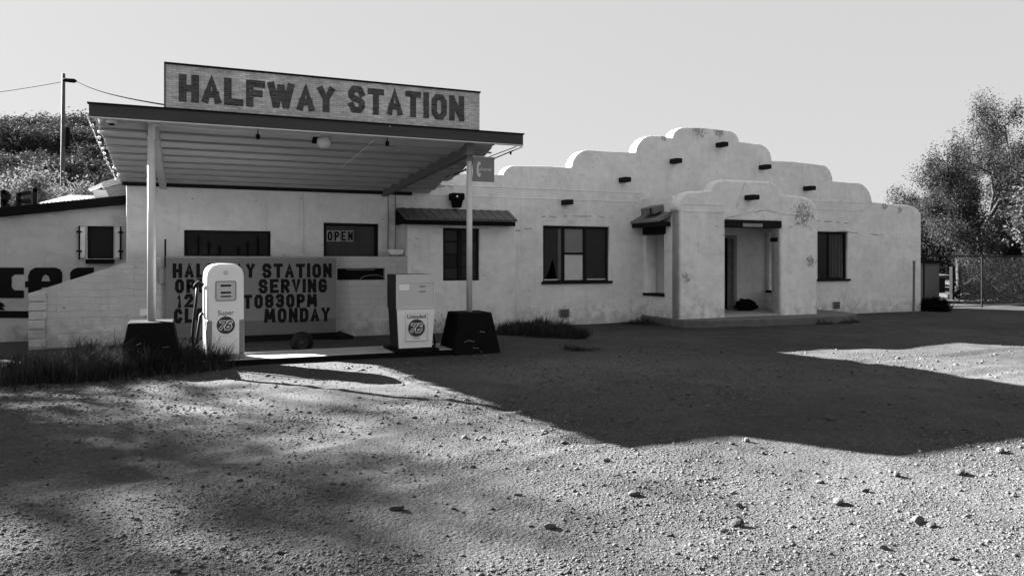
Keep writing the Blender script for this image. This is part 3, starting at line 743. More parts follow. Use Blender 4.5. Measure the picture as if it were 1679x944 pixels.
# string lines on porch front
mb = MB()
a = at(1122, 334, YP); b_ = at(1184, 334, YP)
mb.box(a.x, b_.x, YP - .012, YP + .01, a.z - .012, a.z + .012); a2 = at(1122, 346, YP); mb.box(a.x, b_.x, YP - .012, YP + .01, a2.z - .012, a2.z + .012)
c_ = at(1300, 346, YP).x
mb.box(c_ - .5, px1 - .15, YP - .012, YP + .01, a2.z - .012, a2.z + .012)
mb.build('porch_moulding', M['stucco_porch'], bld)
for pts in ([(1205, 346), (1215, 318), (1222, 298)], [(1190, 357), (1250, 345), (1290, 350)], [(1125, 455), (1135, 462)], [(1295, 372), (1325, 360)]):
    crack(pts, YP - .002, .009).build('crack', simple('crack_grey', .14, .95, .4, 9, 0, 0), bld)
# slab / step
s0 = gnd(1128, 541); s1 = gnd(1340, 531)
mb = MB()
flat_prism(mb, [(px0 - .04, YF + .1), (px0 - .12, 15.0), (px0 - .02, 14.65), (11.2, 14.38), (12.5, 14.22), (14.2, 14.15), (15.3, 14.2), (16.2, 14.6), (16.5, 15.6), (16.4, YF + .1)], -.15, .175)
bevel(mb.build('porch_slab', M['slab'], bld), .03)
mb = MB(); mb.box(px0 + .1, px1 - .1, YP + .03, YF + .5, .1, SLAB + .02); mb.build('porch_floor', M['concrete'], bld)

# ------------------------------------------------------------------ low block wall in front of the station
lw = thing('block_wall', 'low white painted block wall stepping down in a ramp at its left end', 'wall', (2, YB, 0))
tz_ = at(400, 420, YB).z
lo = [(at(50, 560, YB).x, -.2), (bx0 - .002, -.2), (bx0 - .002, tz_), (at(285, 420, YB).x, tz_), (at(225, 421, YB).x, at(225, 424, YB).z), (at(50, 478, YB).x, at(50, 480, YB).z)]
slot = prect(550, 631, 440, 459, YB)
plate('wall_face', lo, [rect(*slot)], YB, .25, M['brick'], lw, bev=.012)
mb = MB(); mb.box(slot[0], slot[1], YB + .1, YB + .13, slot[2], slot[3]); s_ = mb.build('slot_board', M['black'], lw)
mb = MB(); c = at(612, 457, YB + .09); mb.tube([(c.x + .28 * math.cos(a), YB + .09, c.z - .02 + .1 * math.sin(a)) for a in np.linspace(.1, math.pi - .1, 14)], .006, 5)
mb.box(slot[0] + .25, slot[1] - .2, YB + .08, YB + .1, slot[3] - .035, slot[3] - .02)
mb.build('scrollwork', M['midgrey'], s_)
e_l = at(50, 560, YB).x; e_r = at(75, 560, YB).x
for k in range(8):
    pass
mb = MB(); zt = at(62, 478, YB).z; nb = 7
for k in range(nb):
    a = -.15 + (zt + .13) * k / nb; d = rng.uniform(-.012, .012); mb.box(e_l - .03 + d, e_r + .01 + d, YB - .06 + d, YB + .27, a + .008, -.15 + (zt + .13) * (k + 1) / nb)
bevel(mb.build('end_pier', M['brick'], lw), .015)
# outlet box on the wall
p = at(236, 512, YB); mb = MB(); mb.box(p.x - .07, p.x + .07, YB - .04, YB + .02, p.z - .07, p.z + .07); bevel(mb.build('outlet_box', M['offwhite'], lw), .01)
# meter box with mast at the wall's corner
p = at(267, 452, YB); mb = MB(); mb.box(p.x - .07, p.x + .07, YB - .14, YB - .005, p.z - .15, p.z + .15)
mbx = thing('meter_box', 'small dark meter box with thin mast at left edge of the menu board', 'meter box', (p.x, YB - .07, p.z))
bevel(mb.build('box', M['midgrey'], mbx), .012)
q = at(271, 392, YB - .07); mb = MB(); mb.tube([(q.x, YB - .07, p.z + .13), (q.x, YB - .07, q.z)], .016, 8); mb.build('mast', M['black'], mbx)
# white basin on the ledge beside the slat window
p = at(648, 414, 16.1); bz_ = thing('basin', 'small white trough on legs standing on the ledge under the pipes', 'basin', (p.x, 16.1, tz_))
mb = MB(); mb.hexa([(p.x - .13, 16.0, p.z - .05), (p.x + .15, 16.0, p.z - .05), (p.x + .15, 16.2, p.z - .05), (p.x - .13, 16.2, p.z - .05), (p.x - .17, 15.97, p.z + .07), (p.x + .17, 15.97, p.z + .07), (p.x + .17, 16.22, p.z + .07), (p.x - .17, 16.22, p.z + .07)])
bevel(mb.build('trough', M['white'], bz_), .01)
mb = MB()
for dx in (-.1, .1): mb.beam((p.x + dx, 16.08, p.z - .05), (p.x + dx + .02, 16.08, tz_ - .05), .03, .03)
mb.build('leg', M['oldwood'], bz_)
mb = MB(); mb.box(bx0 - 1.2, bx0 - .01, YB + .24, YF + .02, 1.4, tz_ - .06); mb.build('ledge', M['concrete'], lw)
# OPEN cards
os_ = thing('open_sign', 'row of pale cards spelling OPEN hung inside the slat-curtained window', 'sign', at(558, 387, YF + .05))
for k, ch in enumerate('OPEN'):
    a0 = 536 + k * 11.2; x0, x1, z0, z1 = prect(a0, a0 + 10, 378, 396, YF + .03)
    mb = MB(); mb.box(x0, x1, YF + .03, YF + .036, z0, z1); cd = mb.build('card', simple('pale_card', .3, .8, .25, 9, 0, 0), os_)
    mb = MB(); word(mb, ch, x0 + .015, x1 - .015, z0 + .02, z1 - .02, YF + .0295, .019, th=.002); mb.build('letter', M['black'], cd)

# ------------------------------------------------------------------ low building at left
YL = 17.3
lb = thing('low_building', 'low flat-fronted outbuilding with huge black painted letters and shuttered window', 'building', (-5, YL, 0))
xa = at(-160, 350, YL).x; xb = xl + .02
za = at(-160, 372, YL).z; zb = at(207, 334, YL).z
w_lb = prect(143, 186, 371, 424, YL)
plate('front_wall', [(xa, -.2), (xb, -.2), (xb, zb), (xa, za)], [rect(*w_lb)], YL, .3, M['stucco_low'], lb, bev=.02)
mb = MB()
for k in range(10):
    pass
f0 = Vector((xa, YL - .16, za)); f1 = Vector((xb - .02, YL - .16, zb))
mb.hexa([f0 + Vector((0, 0, -.01)), f1 + Vector((0, 0, -.01)), f1 + Vector((0, .1, -.01)), f0 + Vector((0, .1, -.01)), f0 + Vector((0, 0, .17)), f1 + Vector((0, 0, .17)), f1 + Vector((0, .1, .17)), f0 + Vector((0, .1, .17))])
mb.build('roof_edge', M['black'], lb)
# corrugated tin roof rising behind
mb = MB(); nx = 132; bk = 4.4; tx0 = at(62, 343, YL - .07).x; ztop = at(110, 321, YL + 4.4).z
mb2 = MB(); mb2.hexa([(xa, YL - .06, za + .03), (tx0, YL - .06, za + (zb - za) * (tx0 - xa) / (xb - xa) + .03), (tx0, YL + bk, za + .1), (xa, YL + bk, za - .1), (xa, YL - .06, za + .12), (tx0, YL - .06, za + (zb - za) * (tx0 - xa) / (xb - xa) + .12), (tx0, YL + bk, za + .2), (xa, YL + bk, za)]); mb2.build('flat_roof', M['slab'], lb)
vs = []; fs = []
for i in range(nx + 1):
    u = i / nx; x = tx0 + (xb - .05 - tx0) * u; zz = za + (zb - za) * (x - xa) / (xb - xa) + .165; rp = .038 * math.sin(i * math.pi / 3)
    vs += [(x, YL - .07, zz + rp), (x, YL + bk, max(ztop, zz + .2) + rp)]
for i in range(nx): fs.append((2 * i, 2 * i + 2, 2 * i + 3, 2 * i + 1))
mb.add(vs, fs); rf = mb.build('tin_roof', M['tin'], lb)
md = rf.modifiers.new('solid', 'SOLIDIFY'); md.thickness = .01
mb = MB(); mb.box(xa, xa + .3, YL + .28, YL + bk, -.2, za); mb.build('end_wall', M['stucco_low'], lb)
mb = MB(); mb.box(xa, xb - .05, YL + bk - .3, YL + bk - .02, -.2, za + .6); mb.build('rear_wall', M['stucco_low'], lb)
wf = window(lb, w_lb, YL, [], [], ['glass'], fw=.05)
x0, x1, z0, z1 = w_lb
mb = MB(); mb.box(x0 - .02, x1 + .02, YL - .1, YL + .1, z0 - .1, z0 - .01); mb.build('sill', M['black'], wf)
for sx, nm in ((-1, 0), (1, 1)):
    xs = x0 - .075 if sx < 0 else x1 + .075
    mb = MB(); mb.box(xs - .04, xs + .04, YL - .05, YL - .004, z0 + .02, z1 - .03); sh = mb.build('shutter', M['offwhite'], wf)
    mb = MB(); xe = xs + sx * .06; mb.box(xe - .012, xe + .012, YL - .06, YL - .01, z0 - .02, z1)
    for zz in (z0 + .15, z1 - .12): mb.box(xe - .05, xe + .05, YL - .065, YL - .055, zz - .018, zz + .018)
    mb.build('hinge_bar', M['black'], sh)
def pxpoly(pts, Y): return [(at(a, b_, Y).x, at(a, b_, Y).z) for a, b_ in pts]
YLt = YL - .012
ltr = [pxpoly([(-30, 439), (-6, 438.5), (39, 438.5), (39, 450), (24, 450), (19, 454), (19, 471), (24, 476), (39, 476), (39, 488.5), (-10, 488.5), (-30, 480)], YLt)]
plate('painted_letter', ltr[0], [], YLt, .01, M['letter'], lb)
plate('painted_letter', pxpoly([(41, 461), (46, 461), (46, 452), (50, 443), (58, 438.5), (90, 438.5), (98, 441), (102, 447), (102, 471), (68, 471), (68, 481), (102, 481), (102, 492), (55, 492), (48, 488), (46, 482), (46, 471), (41, 471)], YLt), [pxpoly([(68, 461), (70, 453), (75, 450), (80, 453), (82, 461)], YLt)], YLt, .01, M['letter'], lb)
plate('painted_letter', pxpoly([(115, 492), (115, 447), (120, 441), (128, 438.5), (154, 438.5), (154, 452), (140, 452), (137, 456), (137, 492)], YLt), [], YLt, .01, M['letter'], lb)
plate('painted_bar', pxpoly([(-60, 509), (60, 510), (60, 521), (-60, 521)], YLt), [], YLt, .01, M['letter'], lb)
plate('painted_arrow', pxpoly([(-30, 505), (-8, 492), (3, 496), (9, 502), (3, 503), (8, 508), (-30, 508)], YLt), [], YLt, .01, M['letter'], lb)
# small gabled ventilator and the tilted crate on its roof
c = at(168, 322, 18.0); vz = at(168, 331, 18.0).z - .08
mb = MB(); mb.box(c.x - .15, c.x + .15, 17.86, 18.14, vz - .15, vz + .32); cp = mb.build('roof_ventilator', M['offwhite'], lb)
mb = MB(); zt = vz + .32
mb.add([(c.x - .24, 17.8, zt - .01), (c.x, 17.8, zt + .11), (c.x + .24, 17.8, zt - .01), (c.x - .24, 18.2, zt - .01), (c.x, 18.2, zt + .11), (c.x + .24, 18.2, zt - .01),
        (c.x - .24, 17.8, zt + .02), (c.x, 17.8, zt + .14), (c.x + .24, 17.8, zt + .02), (c.x - .24, 18.2, zt + .02), (c.x, 18.2, zt + .14), (c.x + .24, 18.2, zt + .02)],
       [(0, 1, 4, 3), (1, 2, 5, 4), (6, 9, 10, 7), (7, 10, 11, 8), (0, 6, 7, 1), (1, 7, 8, 2), (3, 4, 10, 9), (4, 5, 11, 10), (0, 3, 9, 6), (2, 8, 11, 5)])
mb.build('gable_cap', M['white'], cp)
p = at(189, 312, 17.4); cr = thing('crate', 'weathered pale slatted box tilted on the roof against the station wall', 'crate', (p.x, 17.4, p.z - .25))
ax = Vector((math.cos(R(20)), 0, math.sin(R(20)))); az = Vector((-math.sin(R(20)) * .55, 0, 1)).normalized(); ay = Vector((0, 1, 0))
def CP(u, v, w_): return p + ax * u + ay * v + az * w_
mb = MB()
mb.hexa([CP(-.1, -.15, -.24), CP(.2, -.15, -.3), CP(.2, .15, -.3), CP(-.1, .15, -.24), CP(-.17, -.15, .08), CP(.2, -.15, .08), CP(.2, .15, .08), CP(-.17, .15, .08)]); mb.build('side_panel', M['oldwood'], cr)
mb = MB()
for k in range(3): mb.hexa([CP(-.22, -.18, .09 + k * .045), CP(.2, -.18, .09 + k * .045), CP(.2, .18, .09 + k * .045), CP(-.22, .18, .09 + k * .045), CP(-.22, -.18, .122 + k * .045), CP(.2, -.18, .122 + k * .045), CP(.2, .18, .122 + k * .045), CP(-.22, .18, .122 + k * .045)])
mb.build('slat', M['offwhite'], cr)
# dark standing rooftop letters, seen from behind
YR = 17.55
def roof_letter(strokes, label):
    base = at(strokes[0][0][0], 346, YR); o = thing('roof_letter', label, 'letter', (base.x, YR, base.z), group='dark letters standing on the low roof')
    mb = MB()
    for s in strokes:
        for i in range(len(s) - 1): mb.beam(at(*s[i], YR), at(*s[i + 1], YR), .08, .08)
    mb.build('frame', M['dark_wood'], o)
roof_letter([[(5, 312), (6, 349)], [(5, 313), (14, 318), (14, 328), (5, 331)], [(7, 331), (19, 346)]], 'dark rooftop letter with a diagonal leg, leftmost of three')
roof_letter([[(31, 317), (31, 347)], [(31, 319), (52, 316)], [(31, 330), (52, 331)], [(31, 344), (52, 339)]], 'dark rooftop letter with three crossbars, middle of three')
roof_letter([[(58, 310), (58, 345)], [(55, 312), (62, 311)]], 'thick dark upright rooftop letter beside the shiny tin')

# ------------------------------------------------------------------ canopy
cy = thing('canopy', 'flat service canopy with dark fascia on two white posts in black bases', 'canopy', (2, 13.5, 0))
CF = 12.05; cxl, cxr = -1.28, 5.38; zf = 3.60; FH = .178; slope = (3.14 - 3.61) / (16.35 - 12.1)
def sz(y): return 3.61 + slope * (y - 12.1)
mb = MB(); mb.box(cxl, cxr, CF - .05, CF + .0, zf, zf + FH); mb.build('fascia', M['fascia'], cy)
mb = MB(); mb.box(cxl, cxr, CF - .062, CF + .01, zf - .018, zf - .002); mb.build('drip_edge', M['offwhite'], cy)
mb = MB(); mb.box(cxl - .02, cxr + .02, CF - .075, CF + .02, zf + FH, zf + FH + .02); mb.build('roof_lip', M['black'], cy)
mb = MB(); npl = 9; yy = np.linspace(CF + .003, 16.395, npl + 1)
for k in range(npl):
    ya, yb = yy[k], yy[k + 1]; za_, zb_ = sz(ya) + .035, sz(yb) - .045
    x1_ = 5.02 - (.0 if k % 3 else .09) + rng.uniform(-.03, .03)
    mb.hexa([(cxl + .08, ya, za_), (x1_, ya, za_), (x1_, yb - .004, zb_), (cxl + .08, yb - .004, zb_), (cxl + .08, ya, sz(ya) + .10), (x1_, ya, sz(ya) + .10), (x1_, yb - .004, sz(yb) + .10), (cxl + .08, yb - .004, sz(yb) + .10)])
mb.build('soffit', M['soffit'], cy)
for k in range(1, npl):  # darker strips stand in for the shadow lines between soffit planks
    mb = MB(); y_ = yy[k]; mb.box(cxl + .08, 4.98, y_ - .055, y_ + .004, sz(y_) - .068, sz(y_) - .046); mb.build('seam_shade_strip', simple('seam_shade_grey', .28, .8, .3, 4, .1, .01), cy)
mb = MB(); mb.hexa([(cxl, CF + .003, sz(CF) + .105), (5.1, CF + .003, sz(CF) + .105), (5.1, 18.2, sz(16.7) + .105), (cxl, 18.2, sz(16.7) + .105), (cxl, CF + .003, zf + FH - .01), (5.1, CF + .003, zf + FH - .01), (5.1, 18.2, sz(16.7) + .18), (cxl, 18.2, sz(16.7) + .18)])  # rear stretch past the wall added to shade what lies behind
mb.build('roof_deck', M['slab'], cy)
mb = MB(); mb.box(cxl + .1, 4.6, 16.33, 16.392, 3.03, 3.10); mb.build('ledger', M['dark_wood'], cy)
for (a, b_, mt) in (((-.46, 12.35), (-.46, 16.39), 'soffit'), ((4.47, 12.2), (3.98, 16.39), 'beam')):
    mb = MB(); sx = .06
    mb.hexa([(a[0] - sx, a[1], sz(a[1]) - .2), (a[0] + sx, a[1], sz(a[1]) - .2), (b_[0] + sx, b_[1], sz(b_[1]) - .15), (b_[0] - sx, b_[1], sz(b_[1]) - .15),
             (a[0] - sx, a[1], sz(a[1]) + .03), (a[0] + sx, a[1], sz(a[1]) + .03), (b_[0] + sx, b_[1], sz(b_[1]) + .01), (b_[0] - sx, b_[1], sz(b_[1]) + .01)])
    mb.build('beam', M[mt], cy)
for (X, tp) in ((-.5, 3.42), (4.49, 3.36)):
    mb = MB(); mb.tube([(X, 12.3, .6), (X, 12.3, tp)], .056 if X < 0 else .05, 16); ps = mb.build('post', M['offwhite'], cy)
    ps.data.polygons.foreach_set('use_smooth', [len(p_.vertices) == 4 for p_ in ps.data.polygons])
    mb = MB(); mb.box(X - .045, X + .05, 12.25, 12.35, tp - .06, 3.6); mb.build('post_head', M['offwhite'] if X < 0 else M['beam'], ps)
    mb = MB(); b0, b1, zt = .44, .30, .69
    mb.hexa([(X - b0, 12.3 - b0, -.1), (X + b0, 12.3 - b0, -.1), (X + b0, 12.3 + b0, -.1), (X - b0, 12.3 + b0, -.1), (X - b1, 12.3 - b1, zt), (X + b1, 12.3 - b1, zt), (X + b1, 12.3 + b1, zt), (X - b1, 12.3 + b1, zt)])
    bs = bevel(mb.build('post_base', M['black'], ps), .02)
    for k in range(5):
        mb = MB(); u = rng.uniform(-.25, .35); z = rng.uniform(.03, .42); y = 12.3 - b0 + (b0 - b1) * (z + .1) / (zt + .1) - .004
        mb.beam((X + u, y, z), (X + u + rng.uniform(.04, .12), y, z + rng.uniform(-.03, .03)), .004, rng.uniform(.006, .014)); mb.build('scuff', M['beam'], bs)

# roof sign
rs = thing('roof_sign', 'long brick-patterned sign reading HALFWAY STATION on top of the canopy', 'sign', (2.2, 12.3, 3.82))
YS = 12.25; sx0, sx1, sz0, sz1 = -.31, 4.66, 3.80, 4.49
mb = MB(); mb.box(sx0, sx1, YS, YS + .09, sz0, sz1); mb.build('sign_board', M['siding'], rs)
mb = MB(); mb.box(sx0 - .02, sx1 + .015, YS - .02, YS + .11, sz1 + .001, sz1 + .028); mb.build('top_trim', M['black'], rs)
mb = MB(); mb.box(sx0 - .022, sx0 - .001, YS - .015, YS + .1, sz0, sz1); mb.build('edge_trim', M['oldletter'], rs)
mb = MB()
for x in (sx0 + .5, 2.2, sx1 - .5): mb.beam((x, YS + .1, sz1 - .15), (x, YS + .75, 3.72), .05, .05)
mb.build('brace', M['oldwood'], rs)
mb = MB()
def wordpx(mb, txt, pa, pb, ya0, ya1, yb0, yb1, Y, t, **k):
    a0 = at(pa, ya0, Y); a1 = at(pa, ya1, Y); b0 = at(pb, yb0, Y); b1 = at(pb, yb1, Y)
    word(mb, txt, a0.x, b0.x, (a1.z + b1.z) / 2, (a0.z + b0.z) / 2, Y, t, **k)
wordpx(mb, 'HALFWAY', 293, 549, 122, 168, 142, 184, YS - .001, .054, gap=.13, th=.004, jit=.02, cap=True)
mb.build('lettering', M['oldletter'], rs); mb = MB()
wordpx(mb, 'STATION', 571, 761, 142, 186, 157, 198, YS - .001, .05, gap=.16, th=.004, jit=.02)
mb.build('lettering', M['oldletter'], rs)

# lamps and cords under the canopy
def lantern(px, py, label):
    p = at(px, py, CF + .12); o = thing('hanging_bulb', label, 'lamp', p, group='little dark bulbs under the fascia')
    mb = MB(); mb.tube([p + Vector((0, 0, .12)), p + Vector((0, 0, .03))], .008, 6); mb.build('stem', M['black'], o)
    mb = MB(); mb.lathe([(.001, .04), (.03, .03), (.035, -.01), (.02, -.045), (.001, -.05)], p, 12); mb.build('bulb', M['black'], o, smooth=True)
lantern(423, 224, 'small dark bulb hanging under the fascia left of the floodlight')
lantern(635, 235, 'small dark bulb hanging under the fascia near the angled cord')
p = at(531, 233, CF + .3); fl = thing('floodlight', 'round white floodlight mounted under the canopy fascia', 'lamp', p)
mb = MB(); mb.lathe([(.001, -.10), (.06, -.085), (.1, -.04), (.115, 0), (.1, .03), (.04, .07), (.001, .075)], p, 24, 'y'); mb.build('lamp_globe', M['globe'], fl, smooth=True)
mb = MB(); mb.box(p.x - .17, p.x - .05, p.y + .0, p.y + .12, p.z - .02, p.z + .14); mb.beam((p.x - .1, p.y + .08, p.z + .1), (p.x + .12, p.y + .1, p.z + .12), .05, .05); mb.build('mount', M['black'], fl)
p = at(183, 200, CF + .25); o = thing('ceiling_light', 'small pale disc light under the left corner of the canopy', 'lamp', p)
mb = MB(); mb.lathe([(.07, .03), (.08, .0), (.06, -.025), (.001, -.03)], p, 16); mb.build('disc', M['white'], o, smooth=True)
mb = MB(); mb.lathe([(.05, -.03), (.03, -.05), (.001, -.05)], p, 12); mb.build('socket', M['black'], o)
mb = MB(); a = at(640, 207, CF - .07); b_ = at(560, 275, 13.1); mb.tube([a, a.lerp(b_, .3), a.lerp(b_, .6) + Vector((0, 0, -.01)), b_], .006, 5)
tag(mb.build('loose_cord', M['white']), 'thin pale cord slanting from the fascia to the canopy underside', 'cord')
# sagging wire below the drip edge
mb = MB()
knots = [(205, 201), (238, 199), (268, 205), (423, 214), (634, 222), (735, 230)]
for i in range(len(knots) - 1):
    a = at(*knots[i], CF + .06); b_ = at(*knots[i + 1], CF + .06)
    mb.tube([a.lerp(b_, u) + Vector((0, 0, -.03 * 4 * u * (1 - u))) for u in np.linspace(0, 1, 7)], .005, 5)
tag(mb.build('wire', M['offwhite']), 'pale wire sagging along the lower edge of the canopy fascia', 'wire')
# string lights on the two side edges
def string(pa, pb, label, n, side):
    o = thing('string_lights', label, 'lights', pa.lerp(pb, .5), group='strings of lights on the canopy sides')
    mb = MB(); d = Vector((0, 0, -.05))
    mb.tube([pa, pa.lerp(pb, .5) + d, pb], .011, 5); mb.tube([pa + Vector((side * .11, 0, .0)), pb + Vector((side * .06, 0, .02))], .008, 5)
    mb.build('cable', M['white'] if side > 0 else M['black'], o)
    for k in range(n):
        q = pa.lerp(pb, (k + .6) / n) + Vector((rng.uniform(0, side * .09), 0, -.045)); mb = MB()
        mb.lathe([(.001, .03), (.018, .02), (.022, -.01), (.001, -.035)], q, 8); mb.build('bulb', M['white'] if side > 0 else M['black'], o, smooth=True)
string(Vector((cxl - .02, CF, 3.58)), Vector((cxl + .0, 16.2, 3.14)), 'white string of small bulbs along the left canopy edge', 12, 1)
string(Vector((cxr, CF, 3.57)), Vector((4.6, 16.2, 3.2)), 'dark sagging string of bulbs along the right canopy edge', 8, -1)

# phone sign
YPh = 12.24
x0, x1, z0, z1 = prect(775.5, 810.5, 258, 298, YPh)
ps = thing('phone_sign', 'small square grey phone sign with handset symbol bracketed to the right post', 'sign', ((x0 + x1) / 2, YPh, z0))
mb = MB(); mb.box(x0, x1, YPh, YPh + .02, z0, z1); mb.build('plate', M['phonegrey'], ps)
mb = MB(); mb.box(x0 - .01, x1 + .005, YPh - .006, YPh + .026, z1 + .0005, z1 + .012); mb.build('rim', M['offwhite'], ps)
hs = MB(); hx = x0 + .085; hz = (z0 + z1) / 2
stroke(hs, [(hx + .045, hz + .125), (hx + .012, hz + .10), (hx, hz + .04), (hx, hz - .04), (hx + .012, hz - .10), (hx + .045, hz - .125)], .017, False, YPh - .0005, .004, 0)
stroke(hs, [(hx + .025, hz + .13), (hx + .04, hz + .07)], .02, False, YPh - .0015, .004, 0); stroke(hs, [(hx + .025, hz - .13), (hx + .04, hz - .07)], .02, False, YPh - .0015, .004, 0)
hs.build('handset_symbol', M['offwhite'], ps)
text_mesh('phone_lettering', 'phone', .095, x0 + .225, hz + .005, YPh - .002, M['offwhite'], ps)
mb = MB(); mb.box(4.5, x0 + .02, YPh + .022, YPh + .05, z1 - .06, z1 - .03); mb.box(4.5, x0 + .02, YPh + .022, YPh + .05, z0 + .03, z0 + .06); mb.build('bracket', M['metal'], ps)

# ------------------------------------------------------------------ menu board
YM = 15.45
x0, _, _, z1 = prect(272, 551, 423, 553, YM); x1 = at(551, 480, YM).x; z0 = .12
mn = thing('menu_board', 'large grey freestanding board listing opening hours in black letters', 'sign', ((x0 + x1) / 2, YM, 0))
mb = MB(); mb.box(x0, x1, YM, YM + .05, z0 + .28, z1); mb.build('board', M['board'], mn)
mb = MB(); mb.box(x0, x1, YM + .003, YM + .05, z0, z0 + .277); mb.build('kick_panel', simple('lower_grey_panel', .075, .75, .2, 3, .1, .004), mn)
mb = MB(); mb.box(x0 - .005, x1 + .005, YM - .012, YM + .055, z1 + .0005, z1 + .022); mb.box(x1 + .0005, x1 + .02, YM - .01, YM + .055, z0, z1); mb.build('edge_frame', M['midgrey'], mn)
mb = MB(); mb.box(x0 + .3, x1 + .02, YM - .12, YM + .12, -.05, z0 - .002); mb.add([(x1 - .1, YM - .25, -.05), (x1 + .3, YM - .28, -.05), (x1 + .12, YM + .15, -.05), (x1 - .1, YM + .15, -.05), (x1 - .1, YM - .25, .07), (x1 + .3, YM - .28, .06), (x1 + .12, YM + .15, .12), (x1 - .1, YM + .15, .12)], [(0, 3, 2, 1), (4, 5, 6, 7), (0, 1, 5, 4), (1, 2, 6, 5), (2, 3, 7, 6), (3, 0, 4, 7)])
mb.build('foot', M['black'], mn)
def mrow(py0, py1, items, nm='lettering'):
    for (txt, pa, pb) in items:
        mb = MB(); wordpx(mb, txt, pa, pb, py0, py1, py0, py1, YM - .0015, .033, gap=.24, th=.003, jit=.015)
        mb.build(nm, M['letter'], mn)
mrow(432, 455.5, [('HALFWAY', 283, 418), ('STATION', 430, 544)])
mrow(457, 480, [('OPEN', 287, 356), ('SERVING', 424, 536)])
mrow(482, 504.5, [('12', 290, 317), ('TO830PM', 399, 520)])
mrow(504.5, 528, [('CLOSED', 285, 385), ('MONDAY', 433, 541)])

# ------------------------------------------------------------------ wheel by the board
p = gnd(495, 577); p.y = max(p.y, 13.05); ty = thing('tyre', 'small black wheel standing in front of the menu board', 'tyre', (p.x, p.y, 0))
mb = MB(); pr = []
for k in range(13):
    a = math.pi * k / 12; pr.append((.14 + .055 * math.sin(a) ** .7 if k not in (0, 12) else .11, -.07 + .14 * k / 12))
mb.lathe(pr, (p.x, p.y, .16), 28, 'y'); mb.build('tread', M['rubber'], ty, smooth=True)
mb = MB(); mb.lathe([(.09, -.062), (.095, -.078), (.05, -.07), (.03, -.085), (.001, -.085)], (p.x, p.y, .16), 20, 'y'); mb.build('hub', M['pumpdark'], ty)

# ------------------------------------------------------------------ pumps (built in their own coordinates, front towards -y)
def badge(parent, cx, cz, r, Y):
    mb = MB(); mb.lathe([(r, .004), (r, -.001), (.001, -.001)], (cx, Y - .002, cz), 40, 'y')
    bd = mb.build('badge', M['disc'], parent, local=True)
    for t, mt, dy in ((r * .17, 'white', .0045), (r * .085, 'disc', .0062)):
        mb = MB(); word(mb, '76', cx - r * .66 - r * .02, cx + r * .56, cz - r * .5, cz + r * .5, Y - dy, r * .17, gap=.12, th=.0012, slant=.22) if False else None
        k = 0
        for ch, xa_, xb_ in (('7', cx - r * .68, cx - r * .1), ('6', cx + r * .02, cx + r * .58)):
            for pl in G[ch]:
                Q = [(xa_ + q[0] * (xb_ - xa_) + .25 * (q[1] - .5) * r, cz + (q[1] - .5) * r * .82) for q in pl]
                stroke(mb, Q, t, False, Y - dy - .0004 * k, .0012, t * .8); k += 1
        mb.build('numeral', M[mt], bd, local=True)
    return bd
q = (at(335, 590, 12.12) + at(399.5, 590, 12.12)) / 2
vp = thing('gas_pump', 'old white round-topped fuel pump marked Super with hose on its left side', 'fuel pump', (q.x, 12.38, .088), R(7), 'fuel pumps on the island')
hw, D, HT = .27, .42, 1.447
outl = [(-hw, .06), (hw, .06), (hw, 1.2)]
for k in range(1, 14):
    a = R(90 * k / 14); outl.append((hw * (1 - .12 * 0) * math.cos(a) ** .5 if False else hw * math.cos(a) ** .62, 1.2 + (HT - 1.2) * math.sin(a) ** .75))
outl += [(0, HT)]
outl += [(-x, z) for x, z in outl[3:-1][::-1]] + [(-hw, 1.2)]
plate('body', outl, [], -D / 2, D, M['white'], vp, bev=.045, local=True)
mb = MB(); mb.box(-hw - .01, hw + .01, -D / 2 - .01, D / 2 + .01, 0, .07); bevel(mb.build('plinth', M['midgrey'], vp, local=True), .015)
for s in (-1, 1):
    mb = MB(); xo = s * (hw + .004); xi = s * (hw - .085)
    mb.box(min(xo, xi), max(xo, xi), -D / 2 - .006, D / 2 - .03, .071, .6); bevel(mb.build('corner_panel', M['midgrey'], vp, local=True), .025, 3)
plate('front_panel', rect(-hw + .088, hw - .088, .075, .6), [], -D / 2 - .003, .01, M['white'], vp, local=True)
dz = -.088
plate('display_frame', rrect(-.15, .15, .885, 1.185, .03), [rrect(-.137, .137, .898, 1.172, .025)], -D / 2 - .012, .03, M['midgrey'], vp, local=True)
dp = plate('display', rrect(-.137, .137, .898, 1.172, .025), [], -D / 2 - .004, .02, M['pumpgrey'], vp, local=True)
for (a, b_, c, d) in ((-.075, .075, 1.1, 1.128), (-.075, .075, .995, 1.021), (-.075, .075, .94, .96)):
    mb = MB(); mb.box(a, b_, -D / 2 - .008, -D / 2 - .0045, c, d); mb.build('counter_slot', M['black'], dp, local=True)
mb = MB(); mb.lathe([(.035, .002), (.035, -.004), (.028, -.006), (.001, -.006)], (0, -D / 2 - .003, 1.31), 20, 'y'); mb.build('medallion', M['pumpgrey'], vp, local=True)
text_mesh('super_lettering', 'Super', .1, 0, .70, -D / 2 - .002, M['disc'], vp, local=True)
badge(vp, 0, .515, .132, -D / 2 - .003)
mb = MB(); mb.box(-.06, .06, -D / 2 - .0035, -D / 2 - .0, .352, .356); mb.build('small_print', M['midgrey'], vp, local=True)
mb = MB(); mb.box(-hw - .02, -hw + .01, -.06, .06, .62, 1.1); mb.build('hose_cradle', M['metal'], vp, local=True)
mb = MB(); mb.tube([(-hw - .02, -.02, 1.12), (-hw - .09, -.03, 1.16), (-hw - .13, -.05, 1.13), (-hw - .17, -.1, 1.07)], [.03, .035, .03, .02], 10); mb.tube([(-hw - .1, -.03, 1.14), (-hw - .12, -.02, 1.02), (-hw - .08, -.0, .98)], .014, 8); mb.build('nozzle', M['black'], vp, local=True, smooth=True)
